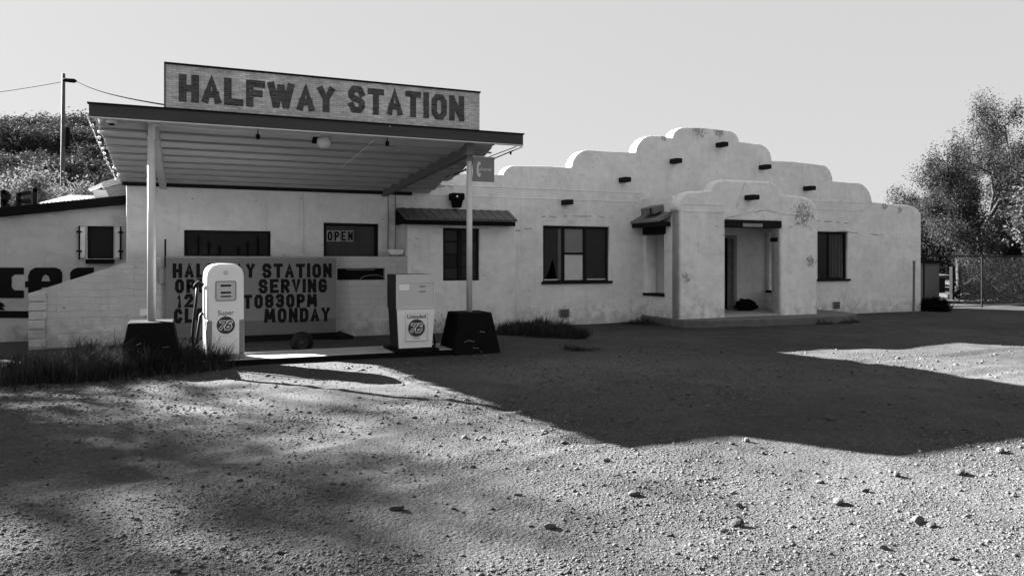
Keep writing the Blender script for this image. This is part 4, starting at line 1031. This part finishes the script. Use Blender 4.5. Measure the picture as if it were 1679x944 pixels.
mb = MB(); mb.tube([(-hw - .02, 0, .7), (-hw - .06, 0, .66), (-hw - .09, -.02, .45), (-hw - .12, -.04, .25), (-hw - .16, -.05, .22), (-hw - .18, -.05, .3), (-hw - .16, -.05, .6), (-hw - .12, -.04, .9), (-hw - .11, -.03, 1.1)], .022, 10); mb.build('hose', M['rubber'], vp, local=True, smooth=True)

q0 = at(650, 580, 12.02); q1 = at(714, 580, 12.02)
rp = thing('gas_pump', 'boxy pale modern fuel pump marked Unleaded with dark side panels', 'fuel pump', ((q0.x + q1.x) / 2, 12.34, .088), 0, 'fuel pumps on the island')
hw = (q1.x - q0.x) / 2; D = .62; yf = -D / 2; h1, h2 = .69, 1.262
mb = MB(); mb.box(-hw - .06, hw + .06, yf - .07, D / 2 + .06, 0, .035); bevel(mb.build('plinth', M['black'], rp, local=True), .02)
lb0, lb1 = hw - .055, hw - .015
mb = MB(); mb.hexa([(-lb0, yf + .05, .036), (lb0, yf + .05, .036), (lb0, D / 2 - .02, .036), (-lb0, D / 2 - .02, .036), (-lb1, yf + .02, h1), (lb1, yf + .02, h1), (lb1, D / 2 - .01, h1), (-lb1, D / 2 - .01, h1)]); mb.build('lower_cabinet', M['pumpdark'], rp, local=True)
mb = MB(); mb.hexa([(-lb0 - .003, yf + .02, .05), (lb0 + .003, yf + .02, .05), (lb0 + .003, yf + .048, .05), (-lb0 - .003, yf + .048, .05), (-lb1 - .003, yf - .005, h1 - .002), (lb1 + .003, yf - .005, h1 - .002), (lb1 + .003, yf + .018, h1 - .002), (-lb1 - .003, yf + .018, h1 - .002)]); fd = mb.build('lower_door', M['white'], rp, local=True)
mb = MB(); mb.box(-hw, hw, yf + .02, D / 2, h1 + .001, h2); bevel(mb.build('upper_cabinet', M['pumpdark'], rp, local=True), .01)
mb = MB(); mb.box(-hw, hw, yf, yf + .019, h2 - .115, h2); mb.build('header_panel', M['pumpgrey'], rp, local=True)
plate('bezel', rect(-hw, hw, h1 + .003, h2 - .117), [rect(-hw + .035, hw - .03, h1 + .035, h2 - .14)], yf - .008, .027, M['offwhite'], rp, local=True)
mb = MB(); mb.box(-hw + .035, hw - .03, yf + .003, yf + .012, h1 + .035, h2 - .14); dp = mb.build('display', M['pumpgrey'], rp, local=True)
mb = MB(); mb.box(-hw + .05, -hw + .22, yf - .001, yf + .0028, h2 - .26, h2 - .16); mb.build('price_card', M['white'], dp, local=True)
for zz in (h2 - .2, h2 - .285):
    mb = MB()
    for k in range(5): mb.box(.06 + k * .022, .076 + k * .022, yf - .001, yf + .0028, zz - .013, zz + .013)
    mb.build('counter', M['midgrey'], dp, local=True)
ang = math.atan2(.025, h1 - .05)
def frontp(o):
    return o
yl = yf + .004
mb = MB(); 
for (a, b_, c, d) in ((-.18, .2, .62, .623), (-.18, .2, .17, .173), (-.18, -.177, .17, .62), (.197, .2, .17, .62)): mb.box(a, b_, yl - .012, yl + .02, c, d)
mb.build('sticker_border', M['pumpgrey'], fd, local=True)
text_mesh('unleaded_lettering', 'Unleaded', .085, .01, .565, yl - .006, M['disc'], fd, local=True, off=.001)
badge(fd, .01, .38, .142, yl - .006)
mb = MB(); mb.box(-.05, .07, yl - .006, yl + .02, .205, .21); mb.build('small_print', M['midgrey'], fd, local=True)
mb = MB(); mb.box(-lb0 - .016, -lb0 - .0, yf + .12, yf + .2, .3, .46); lbp = mb.build('side_label', M['offwhite'], rp, local=True)
mb = MB(); mb.tube([(hw + .01, -.1, 1.0), (hw + .04, -.12, .93), (hw + .045, -.12, .8)], [.02, .028, .018], 8); mb.box(hw, hw + .03, -.16, -.04, .75, 1.05); mb.build('nozzle', M['black'], rp, local=True)
mb = MB(); mb.tube([(hw + .04, -.12, .78), (hw + .02, -.1, .5), (hw + .0, -.1, .3), (hw + .06, -.12, .12), (hw + .05, -.12, .05), (hw - .02, -.1, .05)], .02, 8); mb.build('hose', M['rubber'], rp, local=True, smooth=True)

# ------------------------------------------------------------------ small things around the building
p = at(1498, 429, YF - .25); o = thing('pipe_post', 'thin dark pipe standing upright beside the right end of the adobe wall', 'post', (p.x, YF - .25, 0))
mb = MB(); mb.tube([(p.x, YF - .25, -.1), (p.x + .02, YF - .25, p.z)], .035, 10); mb.build('pipe', M['beam'], o)
mb = MB(); mb.lathe([(.045, 0), (.045, .04), (.001, .05)], (p.x + .02, YF - .25, p.z - .02), 10); mb.build('cap', M['beam'], o)
# lumpy sack in the porch
p = at(1222, 505, 16.15); p.z = SLAB + .02
bm = bmesh.new(); bmesh.ops.create_icosphere(bm, subdivisions=3, radius=1)
for v in bm.verts:
    n = 1 + .3 * (math.sin(v.co.x * 7) * math.cos(v.co.y * 5 + 1) + .5 * math.sin(v.co.z * 9 + v.co.x * 4))
    v.co = Vector((v.co.x * .33 * n, v.co.y * .2 * n, max(v.co.z * .17 * n + .12, 0))) + p
me = bpy.data.meshes.new('sack'); bm.to_mesh(me); bm.free()
tag(link('sack', me, M['black'], smooth=True), 'dark lumpy sack lying on the porch floor beside the doorway', 'sack')
# box on the hood
b0 = Vector((px0 - .14, 15.75, 2.73)); o = thing('wooden_box', 'grey wooden box resting tilted on the little hood beside the porch', 'box', b0)
mb = MB(); mb.hexa([b0 + Vector(t_) for t_ in ((-.16, -.28, -.03), (.14, -.28, .06), (.14, .28, .06), (-.16, .28, -.03), (-.18, -.28, .13), (.12, -.28, .22), (.12, .28, .22), (-.18, .28, .13))])
bevel(mb.build('crate_body', M['beam'], o), .008)
mb = MB(); mb.box(b0.x - .2, b0.x - .178, b0.y - .2, b0.y - .17, b0.z - .03, b0.z + .12); mb.build('batten', M['dark_wood'], o)

M['fence_pipe'] = simple('fence_pipe', .016, .9, .2, 5, 0, 0, spec=.1)
M['yard_board'] = simple('yard_board', .05, .9, .5, 7, .3, .01, (1, 1, 4), spec=.1)
# ------------------------------------------------------------------ fence and yard at right
YN = 16.75
fx0 = at(1513, 450, YN).x + .02; fx1 = fx0 + 6.5; fz = 1.70
fn = thing('chain_fence', 'chain-link fence on thin pipe posts running off from the building corner', 'fence', (fx0, YN, 0))
mb = MB(); mb.tube([(fx0, YN, fz), (fx1, YN, fz)], .022, 8); mb.build('top_rail', M['fence_pipe'], fn)
mb = MB(); mb.tube([(fx0, YN, .06), (fx1, YN, .06)], .022, 8); mb.build('bottom_rail', M['beam'], fn)
for x in (fx0 + .03, at(1610, 450, YN).x, fx1 - .1):
    mb = MB(); mb.tube([(x, YN, -.1), (x, YN, fz + .05)], .026, 10); mb.build('fence_post', M['fence_pipe'], fn)
mb = MB(); st = .075; x = fx0 - fz
while x < fx1:
    for sgn in (1, -1):
        a = Vector((x, YN + .03 * sgn * .2, .05)) if sgn > 0 else Vector((x, YN - .006, fz)); b_ = Vector((x + fz - .05, a.y, fz if sgn > 0 else .05))
        lo_ = max(0, (fx0 - a.x) / (b_.x - a.x)); hi_ = min(1, (fx1 - a.x) / (b_.x - a.x))
        if hi_ > lo_: mb.tube([a.lerp(b_, lo_), a.lerp(b_, hi_)], .0015, 3, cap=False)
    x += st
mb.build('wire_mesh', simple('rusty_wire', .03, .9, .3, 5, 0, 0, spec=.05), fn)
# yard junk behind the fence
def yard(name, label, cat, parts):
    o = None
    return o
p0 = at(1512, 436, 19.5); p1 = at(1540, 505, 19.5)
o = thing('shed', 'little grey shed wall with dark roof edge behind the chain-link fence', 'shed', (p0.x, 19.5, 0))
mb = MB(); mb.box(p0.x - .5, p1.x, 19.5, 21.5, -.1, 1.45); mb.build('wall', M['beam'], o)
mb = MB(); mb.box(p0.x - .6, p1.x + .15, 19.4, 21.6, 1.451, 1.56); mb.build('roof', M['black'], o)
a = at(1557, 487, 20.5); b_ = at(1600, 456, 22.0); mb = MB(); mb.beam(a, b_, .14, .2)
tag(mb.build('timber_beam', M['fence_pipe']), 'long grey timber leaning diagonally across the stacked boards', 'beam')
a = at(1561, 437, 20.3); mb = MB(); mb.beam((a.x, 20.3, -.1), (a.x, 20.3, a.z), .13, .13)
tag(mb.build('timber_post', M['dark_wood']), 'short dark upright timber behind the fence left of the leaning beam', 'post')
for k, (px, py, wd, yy_, lab) in enumerate(((1590, 485, 1.7, 20.8, 'pale flat board on the ground, lowest of the stacked boards'), (1588, 474, 1.9, 22.2, 'weathered board lying behind the lowest pale board'), (1585, 463, 2.0, 24.0, 'farther grey board lying past the leaning timber'), (1548, 452, 1.0, 22.5, 'broken pale board beside the dark shed roof'))):
    p = at(px, py, yy_); z = max(p.z, .12); mb = MB(); mb.hexa([(p.x - wd / 2, yy_, z - .12), (p.x + wd / 2, yy_, z - .08), (p.x + wd / 2 - .1, yy_ + .9, z - .02), (p.x - wd / 2 + .15, yy_ + .9, z - .04), (p.x - wd / 2, yy_, z), (p.x + wd / 2, yy_, z + .03), (p.x + wd / 2 - .1, yy_ + .9, z + .1), (p.x - wd / 2 + .15, yy_ + .9, z + .08)])
    ob = mb.build('stacked_board', M['yard_board']); tag(ob, lab, 'board', 'boards lying in the yard')
    lg = MB(); lg.box(p.x - wd / 3, p.x + wd / 3, yy_ + .2, yy_ + .7, -.1, z - .13)
    if z > .3: ob2 = lg.build('support_block', M['dark_wood'], ob)

# ------------------------------------------------------------------ vegetation
def leaves_np(centers, size, n_each, spread, seed, flat=.5, aspect=.45):
    g = np.random.default_rng(seed); c = np.repeat(centers, n_each, 0)
    p = c + g.normal(0, 1, c.shape) * spread
    n = len(p)
    d = g.normal(0, 1, (n, 3)); d /= np.linalg.norm(d, axis=1, keepdims=True)
    e = np.cross(d, g.normal(0, 1, (n, 3))); e /= np.linalg.norm(e, axis=1, keepdims=True) + 1e-9
    s = size * g.uniform(.6, 1.4, (n, 1))
    V = np.stack([p - d * s, p + e * s * aspect, p + d * s, p - e * s * aspect], 1).reshape(-1, 3)
    F = np.arange(4 * n).reshape(-1, 4)
    return V, F
def skeleton(base, height, spread, seed, levels=4, trunk_r=.16, lean=(0, 0), fork=.22, kids=(3, 4), droop=0.0, upb=.35):
    """returns list of (points, radii) and twig points"""
    g = random.Random(seed); segs = []; tips = []
    def grow(p, d, L, r, lv):
        pts = [p.copy()]; rr = [r]; q = p.copy(); dd = d.copy(); n = 5
        for k in range(n):
            dd = (dd + Vector((g.gauss(0, .13), g.gauss(0, .13), g.gauss(0, .10) + (.05 if lv < 2 else -droop)))).normalized()
            q = q + dd * (L / n); pts.append(q.copy()); rr.append(r * (1 - .45 * (k + 1) / n))
            if lv >= levels - 2: tips.append(q.copy())
        segs.append((pts, rr))
        if lv < levels:
            for c in range(g.randint(*kids)):
                a = g.uniform(0, 2 * math.pi); t = g.uniform(.45, 1.0) if c else 1.0
                bp = pts[max(1, int(t * n))]
                perp = dd.orthogonal().normalized(); perp.rotate(Matrix.Rotation(a, 3, dd))
                nd = (dd * .75 + perp * g.uniform(.5, 1.0) * spread + Vector((0, 0, upb * g.uniform(0, 1)))).normalized()
                grow(bp, nd, L * g.uniform(.6, .82), r * .55, lv + 1)
    grow(Vector(base), Vector((lean[0], lean[1], 1)).normalized(), height * fork, trunk_r, 0)
    return segs, tips
def tree(name, label, cat, base, height, spread, seed, leafmat, leaf=.07, n_each=12, cl=.22, levels=4, trunk_r=.16, group=None, kids=(3, 4), scale=None, fork=.24, droop=0.0, upb=.35, vcut=None, aspect=.45):
    segs, tips = skeleton((0, 0, 0), height, spread, seed, levels, trunk_r, fork=fork, kids=kids, droop=droop, upb=upb)
    T = np.array([tuple(t) for t in tips]); top = T[:, 2].max(); k = height / top
    sxy = scale or k
    S = np.array([sxy, sxy, k])
    o = thing(name, label, cat, base, 0, group)
    mb = MB()
    for pts, rr in segs:
        if rr[0] < .007: continue
        mb.tube([Vector((p.x * sxy, p.y * sxy, p.z * k)) for p in pts], rr, 6, cap=False)
    mb.build('trunk', M['pine'], o, local=True, smooth=True)
    V, F = leaves_np(T * S, leaf, n_each, cl, seed, aspect=aspect)
    link('crown', np_mesh('crown', V, F), leafmat, o, local=True)
    return o
# the big mesquite at right
tree('mesquite_tree', 'tall wispy tree rising behind the chain-link fence at right', 'tree', pos(1622, 31), 8.5, 1.15, 5, M['leaf_right'], leaf=.042, n_each=25, cl=.17, levels=5, trunk_r=.15, kids=(3, 4), scale=1.3, fork=.2, upb=.35, aspect=.4)
tree('mesquite_tree', 'lower spreading wispy tree nearer the building corner', 'tree', pos(1574, 34), 7.2, 1.3, 9, M['leaf_right'], leaf=.045, n_each=21, cl=.18, levels=5, trunk_r=.13, kids=(3, 4), scale=1.35, fork=.18, upb=.3, aspect=.4)
def bush_mesh(seed, n_cl=60, n_each=40, leaf=.09, sp=.17, stems=True):
    g = np.random.default_rng(seed)
    c = g.normal(0, 1, (n_cl, 3)); c /= np.linalg.norm(c, axis=1, keepdims=True); c *= g.uniform(.35, 1.0, (n_cl, 1)) ** .5
    c[:, 2] = np.abs(c[:, 2]) * .95 + .1; c *= .85 + .3 * g.random((n_cl, 1))
    return leaves_np(c, leaf, n_each, sp, seed + 1)
# hillside scrub
bm_v = [np_mesh('scrub_crown', *bush_mesh(40 + i, 70, 60, .05, .13)) for i in range(4)]
for me in bm_v: me.materials.append(M['leaf_hill'])
g = random.Random(3); cnt = 0; first = None
spots = []
tries = 0
while len(spots) < 215 and tries < 20000:
    tries += 1
    px = g.uniform(-60, 420); z = g.uniform(36, 102)
    p = pos(px, z); h = float(hill_h(p.x, p.y))
    if h < -.3: continue
    ytop = HY - (h + 2 - EYE) / z * FPX
    if px > 200 and ytop > 300: continue
    spots.append((p.x, p.y, h))
for (x, y, h) in spots:
    me = bm_v[g.randrange(4)]
    o = bpy.data.objects.new('scrub_bush', me); COL.objects.link(o)
    s = g.uniform(1.2, 2.5) * (1 + .25 * (y > 85)); o.location = (x, y, h - .25); o.scale = (s * g.uniform(.9, 1.4), s * g.uniform(.9, 1.4), s * g.uniform(.75, 1.15)); o.rotation_euler = (0, 0, g.uniform(0, 6.28))
    tag(o, 'dark scrubby bush growing on the hillside behind the station', 'bush', 'scrub bushes covering the hillside')
# rounder trees below the hill
for i, (px, z, hh, lab, sc_) in enumerate(((55, 27, 4.6, 'broad olive-grey tree rising behind the rooftop letters', 1.5), (150, 29.5, 4.3, 'rounded tree behind the tin roof and gabled ventilator', 1.3), (-40, 25, 4.4, 'olive-grey tree cut by the left edge of the photo', 1.5), (205, 33, 4.6, 'bushy tree partly hidden behind the left canopy edge', 1.2))):
    tree('olive_tree', lab, 'tree', pos(px, z), hh, 1.2, 21 + i, M['leaf_near'], leaf=.05, n_each=46, cl=.24, levels=4, trunk_r=.14, group='rounded trees below the hill', kids=(3, 4), scale=sc_, fork=.2)
# pale tree and dark shrubs at the right edge
tree('tamarisk_tree', 'pale feathery tree at the right edge in front of the tall wispy one', 'tree', pos(1705, 25), 3.9, 1.1, 33, M['leaf_pale'], leaf=.06, n_each=46, cl=.2, levels=4, trunk_r=.09, kids=(3, 3), scale=.95, fork=.2)
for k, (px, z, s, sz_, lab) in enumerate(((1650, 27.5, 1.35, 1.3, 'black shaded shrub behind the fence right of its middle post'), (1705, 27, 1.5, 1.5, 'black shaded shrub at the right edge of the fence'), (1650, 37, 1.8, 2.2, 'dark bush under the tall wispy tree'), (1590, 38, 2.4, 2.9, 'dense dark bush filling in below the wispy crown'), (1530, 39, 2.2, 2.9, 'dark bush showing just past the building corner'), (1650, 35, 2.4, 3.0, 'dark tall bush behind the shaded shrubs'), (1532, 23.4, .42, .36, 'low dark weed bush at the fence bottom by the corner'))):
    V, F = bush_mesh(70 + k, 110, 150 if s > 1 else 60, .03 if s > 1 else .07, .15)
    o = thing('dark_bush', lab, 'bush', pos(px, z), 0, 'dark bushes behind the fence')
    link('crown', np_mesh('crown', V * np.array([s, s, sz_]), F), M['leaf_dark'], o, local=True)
    mb = MB()
    for j in range(5): mb.tube([(rng.uniform(-.2, .2) * s, rng.uniform(-.2, .2) * s, -.1), (rng.uniform(-.5, .5) * s, rng.uniform(-.5, .5) * s, .8 * sz_)], [.04 * s, .015], 5)
    mb.build('stem', M['pine'], o, local=True)
# cottonwoods left of the frame whose shade falls across the yard
for i, (x, y, hh, lab, ne, sc_) in enumerate(((-23.7, 38.2, 19.0, 'tallest leafy cottonwood outside the left of the frame', 13, 1.15), (-23.3, 34.7, 16.9, 'second leafy cottonwood farther left of the frame', 22, 1.55), (-10.6, 21.2, 7.2, 'shorter cottonwood nearest the road left of the frame', 6, 1.1))):
    tree('cottonwood_tree', lab, 'tree', (x, y, 0), hh, 1.1, 61 + i, M['leaf_shade'], leaf=.15, n_each=ne, cl=.55 if hh > 9 else .4, levels=4, trunk_r=.2, kids=(3, 4), group='cottonwoods beyond the left edge', fork=.22, scale=sc_)

# grass
def grass(name, poly_px, n, hmin, hmax, seed, label, hfun=None):
    g = np.random.default_rng(seed); P = [gnd(a, b_) for a, b_ in poly_px]; xs = [p.x for p in P]; ys = [p.y for p in P]
    def inside(x, y):
        c = False; j = len(P) - 1
        for i in range(len(P)):
            if (P[i].y > y) != (P[j].y > y) and x < (P[j].x - P[i].x) * (y - P[i].y) / (P[j].y - P[i].y) + P[i].x: c = not c
            j = i
        return c
    tu = []
    while len(tu) < n // 14:
        x, y = g.uniform(min(xs), max(xs)), g.uniform(min(ys), max(ys))
        if inside(x, y): tu.append((x, y, g.uniform(.5, 1.0)))
    tu = np.array(tu); k = g.integers(0, len(tu), n)
    bx = tu[k, 0] + g.normal(0, .05, n); by = tu[k, 1] + g.normal(0, .05, n)
    mod = np.clip(.15 + 1.25 * (vnoise(bx / .6, by / .45, seed) + .5), .15, 1.3)
    h = g.uniform(hmin, hmax, n) * tu[k, 2] * mod
    if hfun is not None: h = h * hfun(bx, by)
    a = g.uniform(0, 6.283, n); le = g.uniform(.1, 1.0, n) * h
    wd = g.uniform(.003, .0075, n); ca, sa = np.cos(a), np.sin(a); tx, ty_ = -sa, ca
    z0 = ground_h(bx, by) - .02
    b0 = np.stack([bx - tx * wd, by - ty_ * wd, z0], -1); b1 = np.stack([bx + tx * wd, by + ty_ * wd, z0], -1)
    m0 = np.stack([bx + ca * le * .35 - tx * wd * .8, by + sa * le * .35 - ty_ * wd * .8, z0 + h * .6], -1); m1 = np.stack([bx + ca * le * .35 + tx * wd * .8, by + sa * le * .35 + ty_ * wd * .8, z0 + h * .6], -1)
    t0_ = np.stack([bx + ca * le - tx * .001, by + sa * le - ty_ * .001, z0 + h], -1); t1_ = np.stack([bx + ca * le + tx * .001, by + sa * le + ty_ * .001, z0 + h], -1)
    V = np.stack([b0, b1, m1, m0, t1_, t0_], 1).reshape(-1, 3); i = np.arange(n)[:, None] * 6
    F = np.concatenate([i + np.array([[0, 1, 2, 3]]), i + np.array([[3, 2, 4, 5]])], 0)
    tag(link(name, np_mesh(name, V, F), M['grass']), label, 'grass', kind='stuff')
grass('tall_grass', [(-60, 636), (0, 631), (130, 625), (260, 613), (380, 604), (374, 594), (300, 585), (205, 580), (140, 588), (60, 610), (-60, 621)], 17000, .16, .46, 1, 'dark overgrown grass around the left post base and old pump', lambda x, y: .45 + .55 * sstep(x, -3.6, -1.6))
grass('tall_grass', [(-60, 644), (60, 637), (160, 629), (300, 617), (410, 604), (378, 598), (260, 606), (130, 616), (0, 624), (-60, 630)], 1500, .05, .2, 9, 'sparse short grass thinning out into the gravel before the old pump')
grass('weeds', [(812, 549), (880, 553), (958, 557), (962, 549), (930, 541), (880, 536), (812, 536)], 8000, .15, .42, 2, 'dark weeds growing along the wall right of the right post base')
grass('weeds', [(930, 576), (985, 578), (985, 572), (930, 571)], 500, .08, .2, 3, 'low tuft of weeds in the drive before the big window')
grass('weeds', [(1020, 532), (1105, 534), (1105, 529), (1020, 528)], 900, .08, .22, 4, 'short weeds at the wall foot left of the porch slab')
grass('weeds', [(1338, 533), (1405, 530), (1405, 524), (1338, 525)], 1100, .1, .25, 5, 'dark weeds at the right end of the porch slab')

# ------------------------------------------------------------------ stones
ICO = None
def rock_mesh(seed, sub=2, rough=.28):
    bm = bmesh.new(); bmesh.ops.create_icosphere(bm, subdivisions=sub, radius=1); g = random.Random(seed)
    ds = [Vector((g.gauss(0, 1), g.gauss(0, 1), g.gauss(0, 1))).normalized() for _ in range(7)]; cs = [g.uniform(.3, .75) for _ in ds]
    for v in bm.verts:
        for d, c in zip(ds, cs):
            e = v.co.dot(d)
            if e > c: v.co -= d * (e - c) * .9
        v.co *= 1 + g.uniform(-.05, .05)
    me = bpy.data.meshes.new('stone'); bm.to_mesh(me); bm.free(); me.materials.append(M['stone']); return me
rocks = [rock_mesh(i) for i in range(8)]
def stone(px, py, wpx, label, flat=.55):
    p = gnd(px, py); z = FPX * EYE / (py - HY); r = wpx / FPX * z / 2 * .82
    o = bpy.data.objects.new('stone', rocks[rng.randrange(8)]); COL.objects.link(o)
    gz = float(ground_h(p.x, p.y)); o.location = (p.x, p.y, gz + r * flat * .45); o.scale = (r, r * .75, r * flat); o.rotation_euler = (rng.uniform(-.2, .2), rng.uniform(-.2, .2), rng.uniform(-.4, .4))
    tag(o, label, 'stone', 'loose stones on the gravel yard')
for a in ((1209, 858, 34, 'big angular pale stone at lower right, largest on the gravel'), (1186, 869, 24, 'flat pale stone touching the front left of the big angular stone'), (1375, 817, 32, 'pointed dark stone lying right of the big angular stone'),
          (1446, 891, 26, 'pale flat stone in the lower right foreground'), (1040, 812, 26, 'broad dark-sided stone left of the big angular stone'), (903, 860, 30, 'smooth oval stone in the lower middle foreground'),
          (651, 832, 32, 'rounded stone lying at the edge of the tree shade'), (458, 899, 28, 'smooth pale stone in the lower left foreground'), (1503, 846, 40, 'rough flat pale stone right of the pointed dark stone'),
          (1640, 743, 26, 'pale flat stone at the shadow edge on the far right'), (1224, 728, 22, 'pale stone right on the edge of the canopy shadow'), (1360, 690, 26, 'flat dark stone lying within the canopy shadow')):
    stone(*a)
g = random.Random(12)
small = [(775, 765, 16), (1345, 786, 18), (1210, 824, 22), (1290, 786, 14), (1056, 800, 16), (955, 795, 14), (850, 811, 18), (872, 856, 14), (921, 931, 16), (1111, 905, 15), (1528, 852, 24), (1575, 778, 28), (742, 829, 18), (995, 760, 18), (230, 752, 14), (272, 782, 14), (393, 783, 14), (60, 756, 14), (225, 842, 14), (365, 896, 14), (290, 935, 30), (1300, 890, 18), (1470, 780, 22), (1420, 800, 18), (1560, 905, 18), (1180, 812, 14), (560, 700, 10), (1250, 745, 18)]
for i in range(60): 
    py = g.uniform(690, 935); small.append((g.uniform(20, 1660), py, g.uniform(6, 12) * (py - HY) / 400))
for (a, b_, c) in small: stone(a, b_, c, 'small loose stone scattered on the open gravel', g.uniform(.45, .7))

def pebbles(n, seed):
    g = np.random.default_rng(seed)
    bm = bmesh.new(); bmesh.ops.create_icosphere(bm, subdivisions=1, radius=1)
    bv = np.array([v.co[:] for v in bm.verts]); bf = np.array([[v.index for v in f.verts] for f in bm.faces]); bm.free()
    py = HY + 90 + (g.random(n) ** .8) * 480; px = g.uniform(-150, 1830, n)
    z = FPX * EYE / (py - HY); a = (px - CX) / FPX; x = z * (SN + a * CS); y = z * (CS - a * SN)
    keep = ((y < 11.7) | ((x > 6) & (y < 14))) & (g.random(n) < np.clip(.5 + 1.6 * vnoise(x / 1.6, y / 1.1, 31) + .8 * vnoise(x / .5, y / .5, 32), .08, 1)); x, y, z = x[keep], y[keep], z[keep]; n = len(x)
    r = .0028 + .0052 * g.random(n) ** 3 + .014 * g.random(n) ** 26
    r *= np.clip(z / 6, .8, 1.6)
    sc3 = np.stack([r * g.uniform(.8, 1.4, n), r * g.uniform(.8, 1.4, n), r * g.uniform(.45, .8, n)], -1)
    th = g.uniform(0, 6.28, n); c, s = np.cos(th), np.sin(th)
    V = bv[None] * (1 + g.uniform(-.25, .25, (n, len(bv), 1))) * sc3[:, None]
    V = np.stack([V[..., 0] * c[:, None] - V[..., 1] * s[:, None], V[..., 0] * s[:, None] + V[..., 1] * c[:, None], V[..., 2]], -1)
    V += np.stack([x, y, ground_h(x, y) + sc3[:, 2] * .35], -1)[:, None]
    F = (bf[None] + (np.arange(n) * len(bv))[:, None, None]).reshape(-1, 3)
    return np_mesh('gravel', V.reshape(-1, 3), F)
tag(link('gravel', pebbles(170000, 5), M['stone']), 'loose gravel and pebbles strewn over the yard', 'gravel', kind='stuff')

# ------------------------------------------------------------------ utility pole and wires
zp = 36.0; b0 = pos(105, zp); top = EYE + (HY - 121) / FPX * zp
up = thing('utility_pole', 'weathered wooden utility pole standing against the scrubby hill', 'pole', (b0.x, b0.y, 0))
mb = MB(); mb.tube([(b0.x, b0.y, -.3), (b0.x - .06, b0.y, top * .5), (b0.x - .02, b0.y, top)], [.12, .10, .075], 12); mb.build('pole', M['polewood'], up, smooth=True)
zi = EYE + (HY - 134) / FPX * zp; mb = MB(); iv = pos(114, zp - .3, zi)
mb.lathe([(.04, -.28), (.09, -.2), (.10, .2), (.04, .3)], (iv.x, iv.y, iv.z - .02), 10, 'x'); mb.build('insulator', M['black'], up)
mb = MB(); mb.tube([(b0.x, b0.y, zi + .08), (iv.x - .2, iv.y, iv.z + .04)], .03, 6); mb.build('hook', M['black'], up)
mb = MB(); tb = pos(110, zp - .1, EYE + (HY - 227) / FPX * zp); mb.box(tb.x - .05, tb.x + .12, tb.y - .1, tb.y + .1, tb.z - .4, tb.z + .5); mb.build('meter_case', M['black'], up)
def wire(pa, pb, sag, r, mat, label):
    mb = MB(); mb.tube([pa.lerp(pb, u) + Vector((0, 0, -sag * 4 * u * (1 - u))) for u in np.linspace(0, 1, 17)], r, 5)
    tag(mb.build('power_line', M['wire_grey'] if mat != 'black' else M['wire_black']), label, 'wire')
wire(Vector((iv.x + .25, iv.y, iv.z)), Vector((sx0, YS + .1, 3.90)), .12, .012, 'black', 'dark service wire running from the utility pole to the roof sign')
wire(Vector((b0.x, b0.y, zi + .0)), pos(-260, 44, EYE + (HY - 168) / FPX * 44), .3, .014, 'midgrey', 'thin overhead line running left from the utility pole')
wire(Vector((b0.x, b0.y, zi - 1.3)), Vector((c.x if hasattr(c, 'x') else -2.9, 18.0, 3.2)) if False else at(160, 306, 18.05), 0.25, .010, 'midgrey', 'pale drop wire slanting from the pole to the gabled ventilator')
wire(pos(-60, 34, EYE + (HY - 285) / FPX * 34), pos(42, 40, EYE + (HY - 187) / FPX * 40), .05, .014, 'midgrey', 'thin slanting wire before the hill at the left edge')
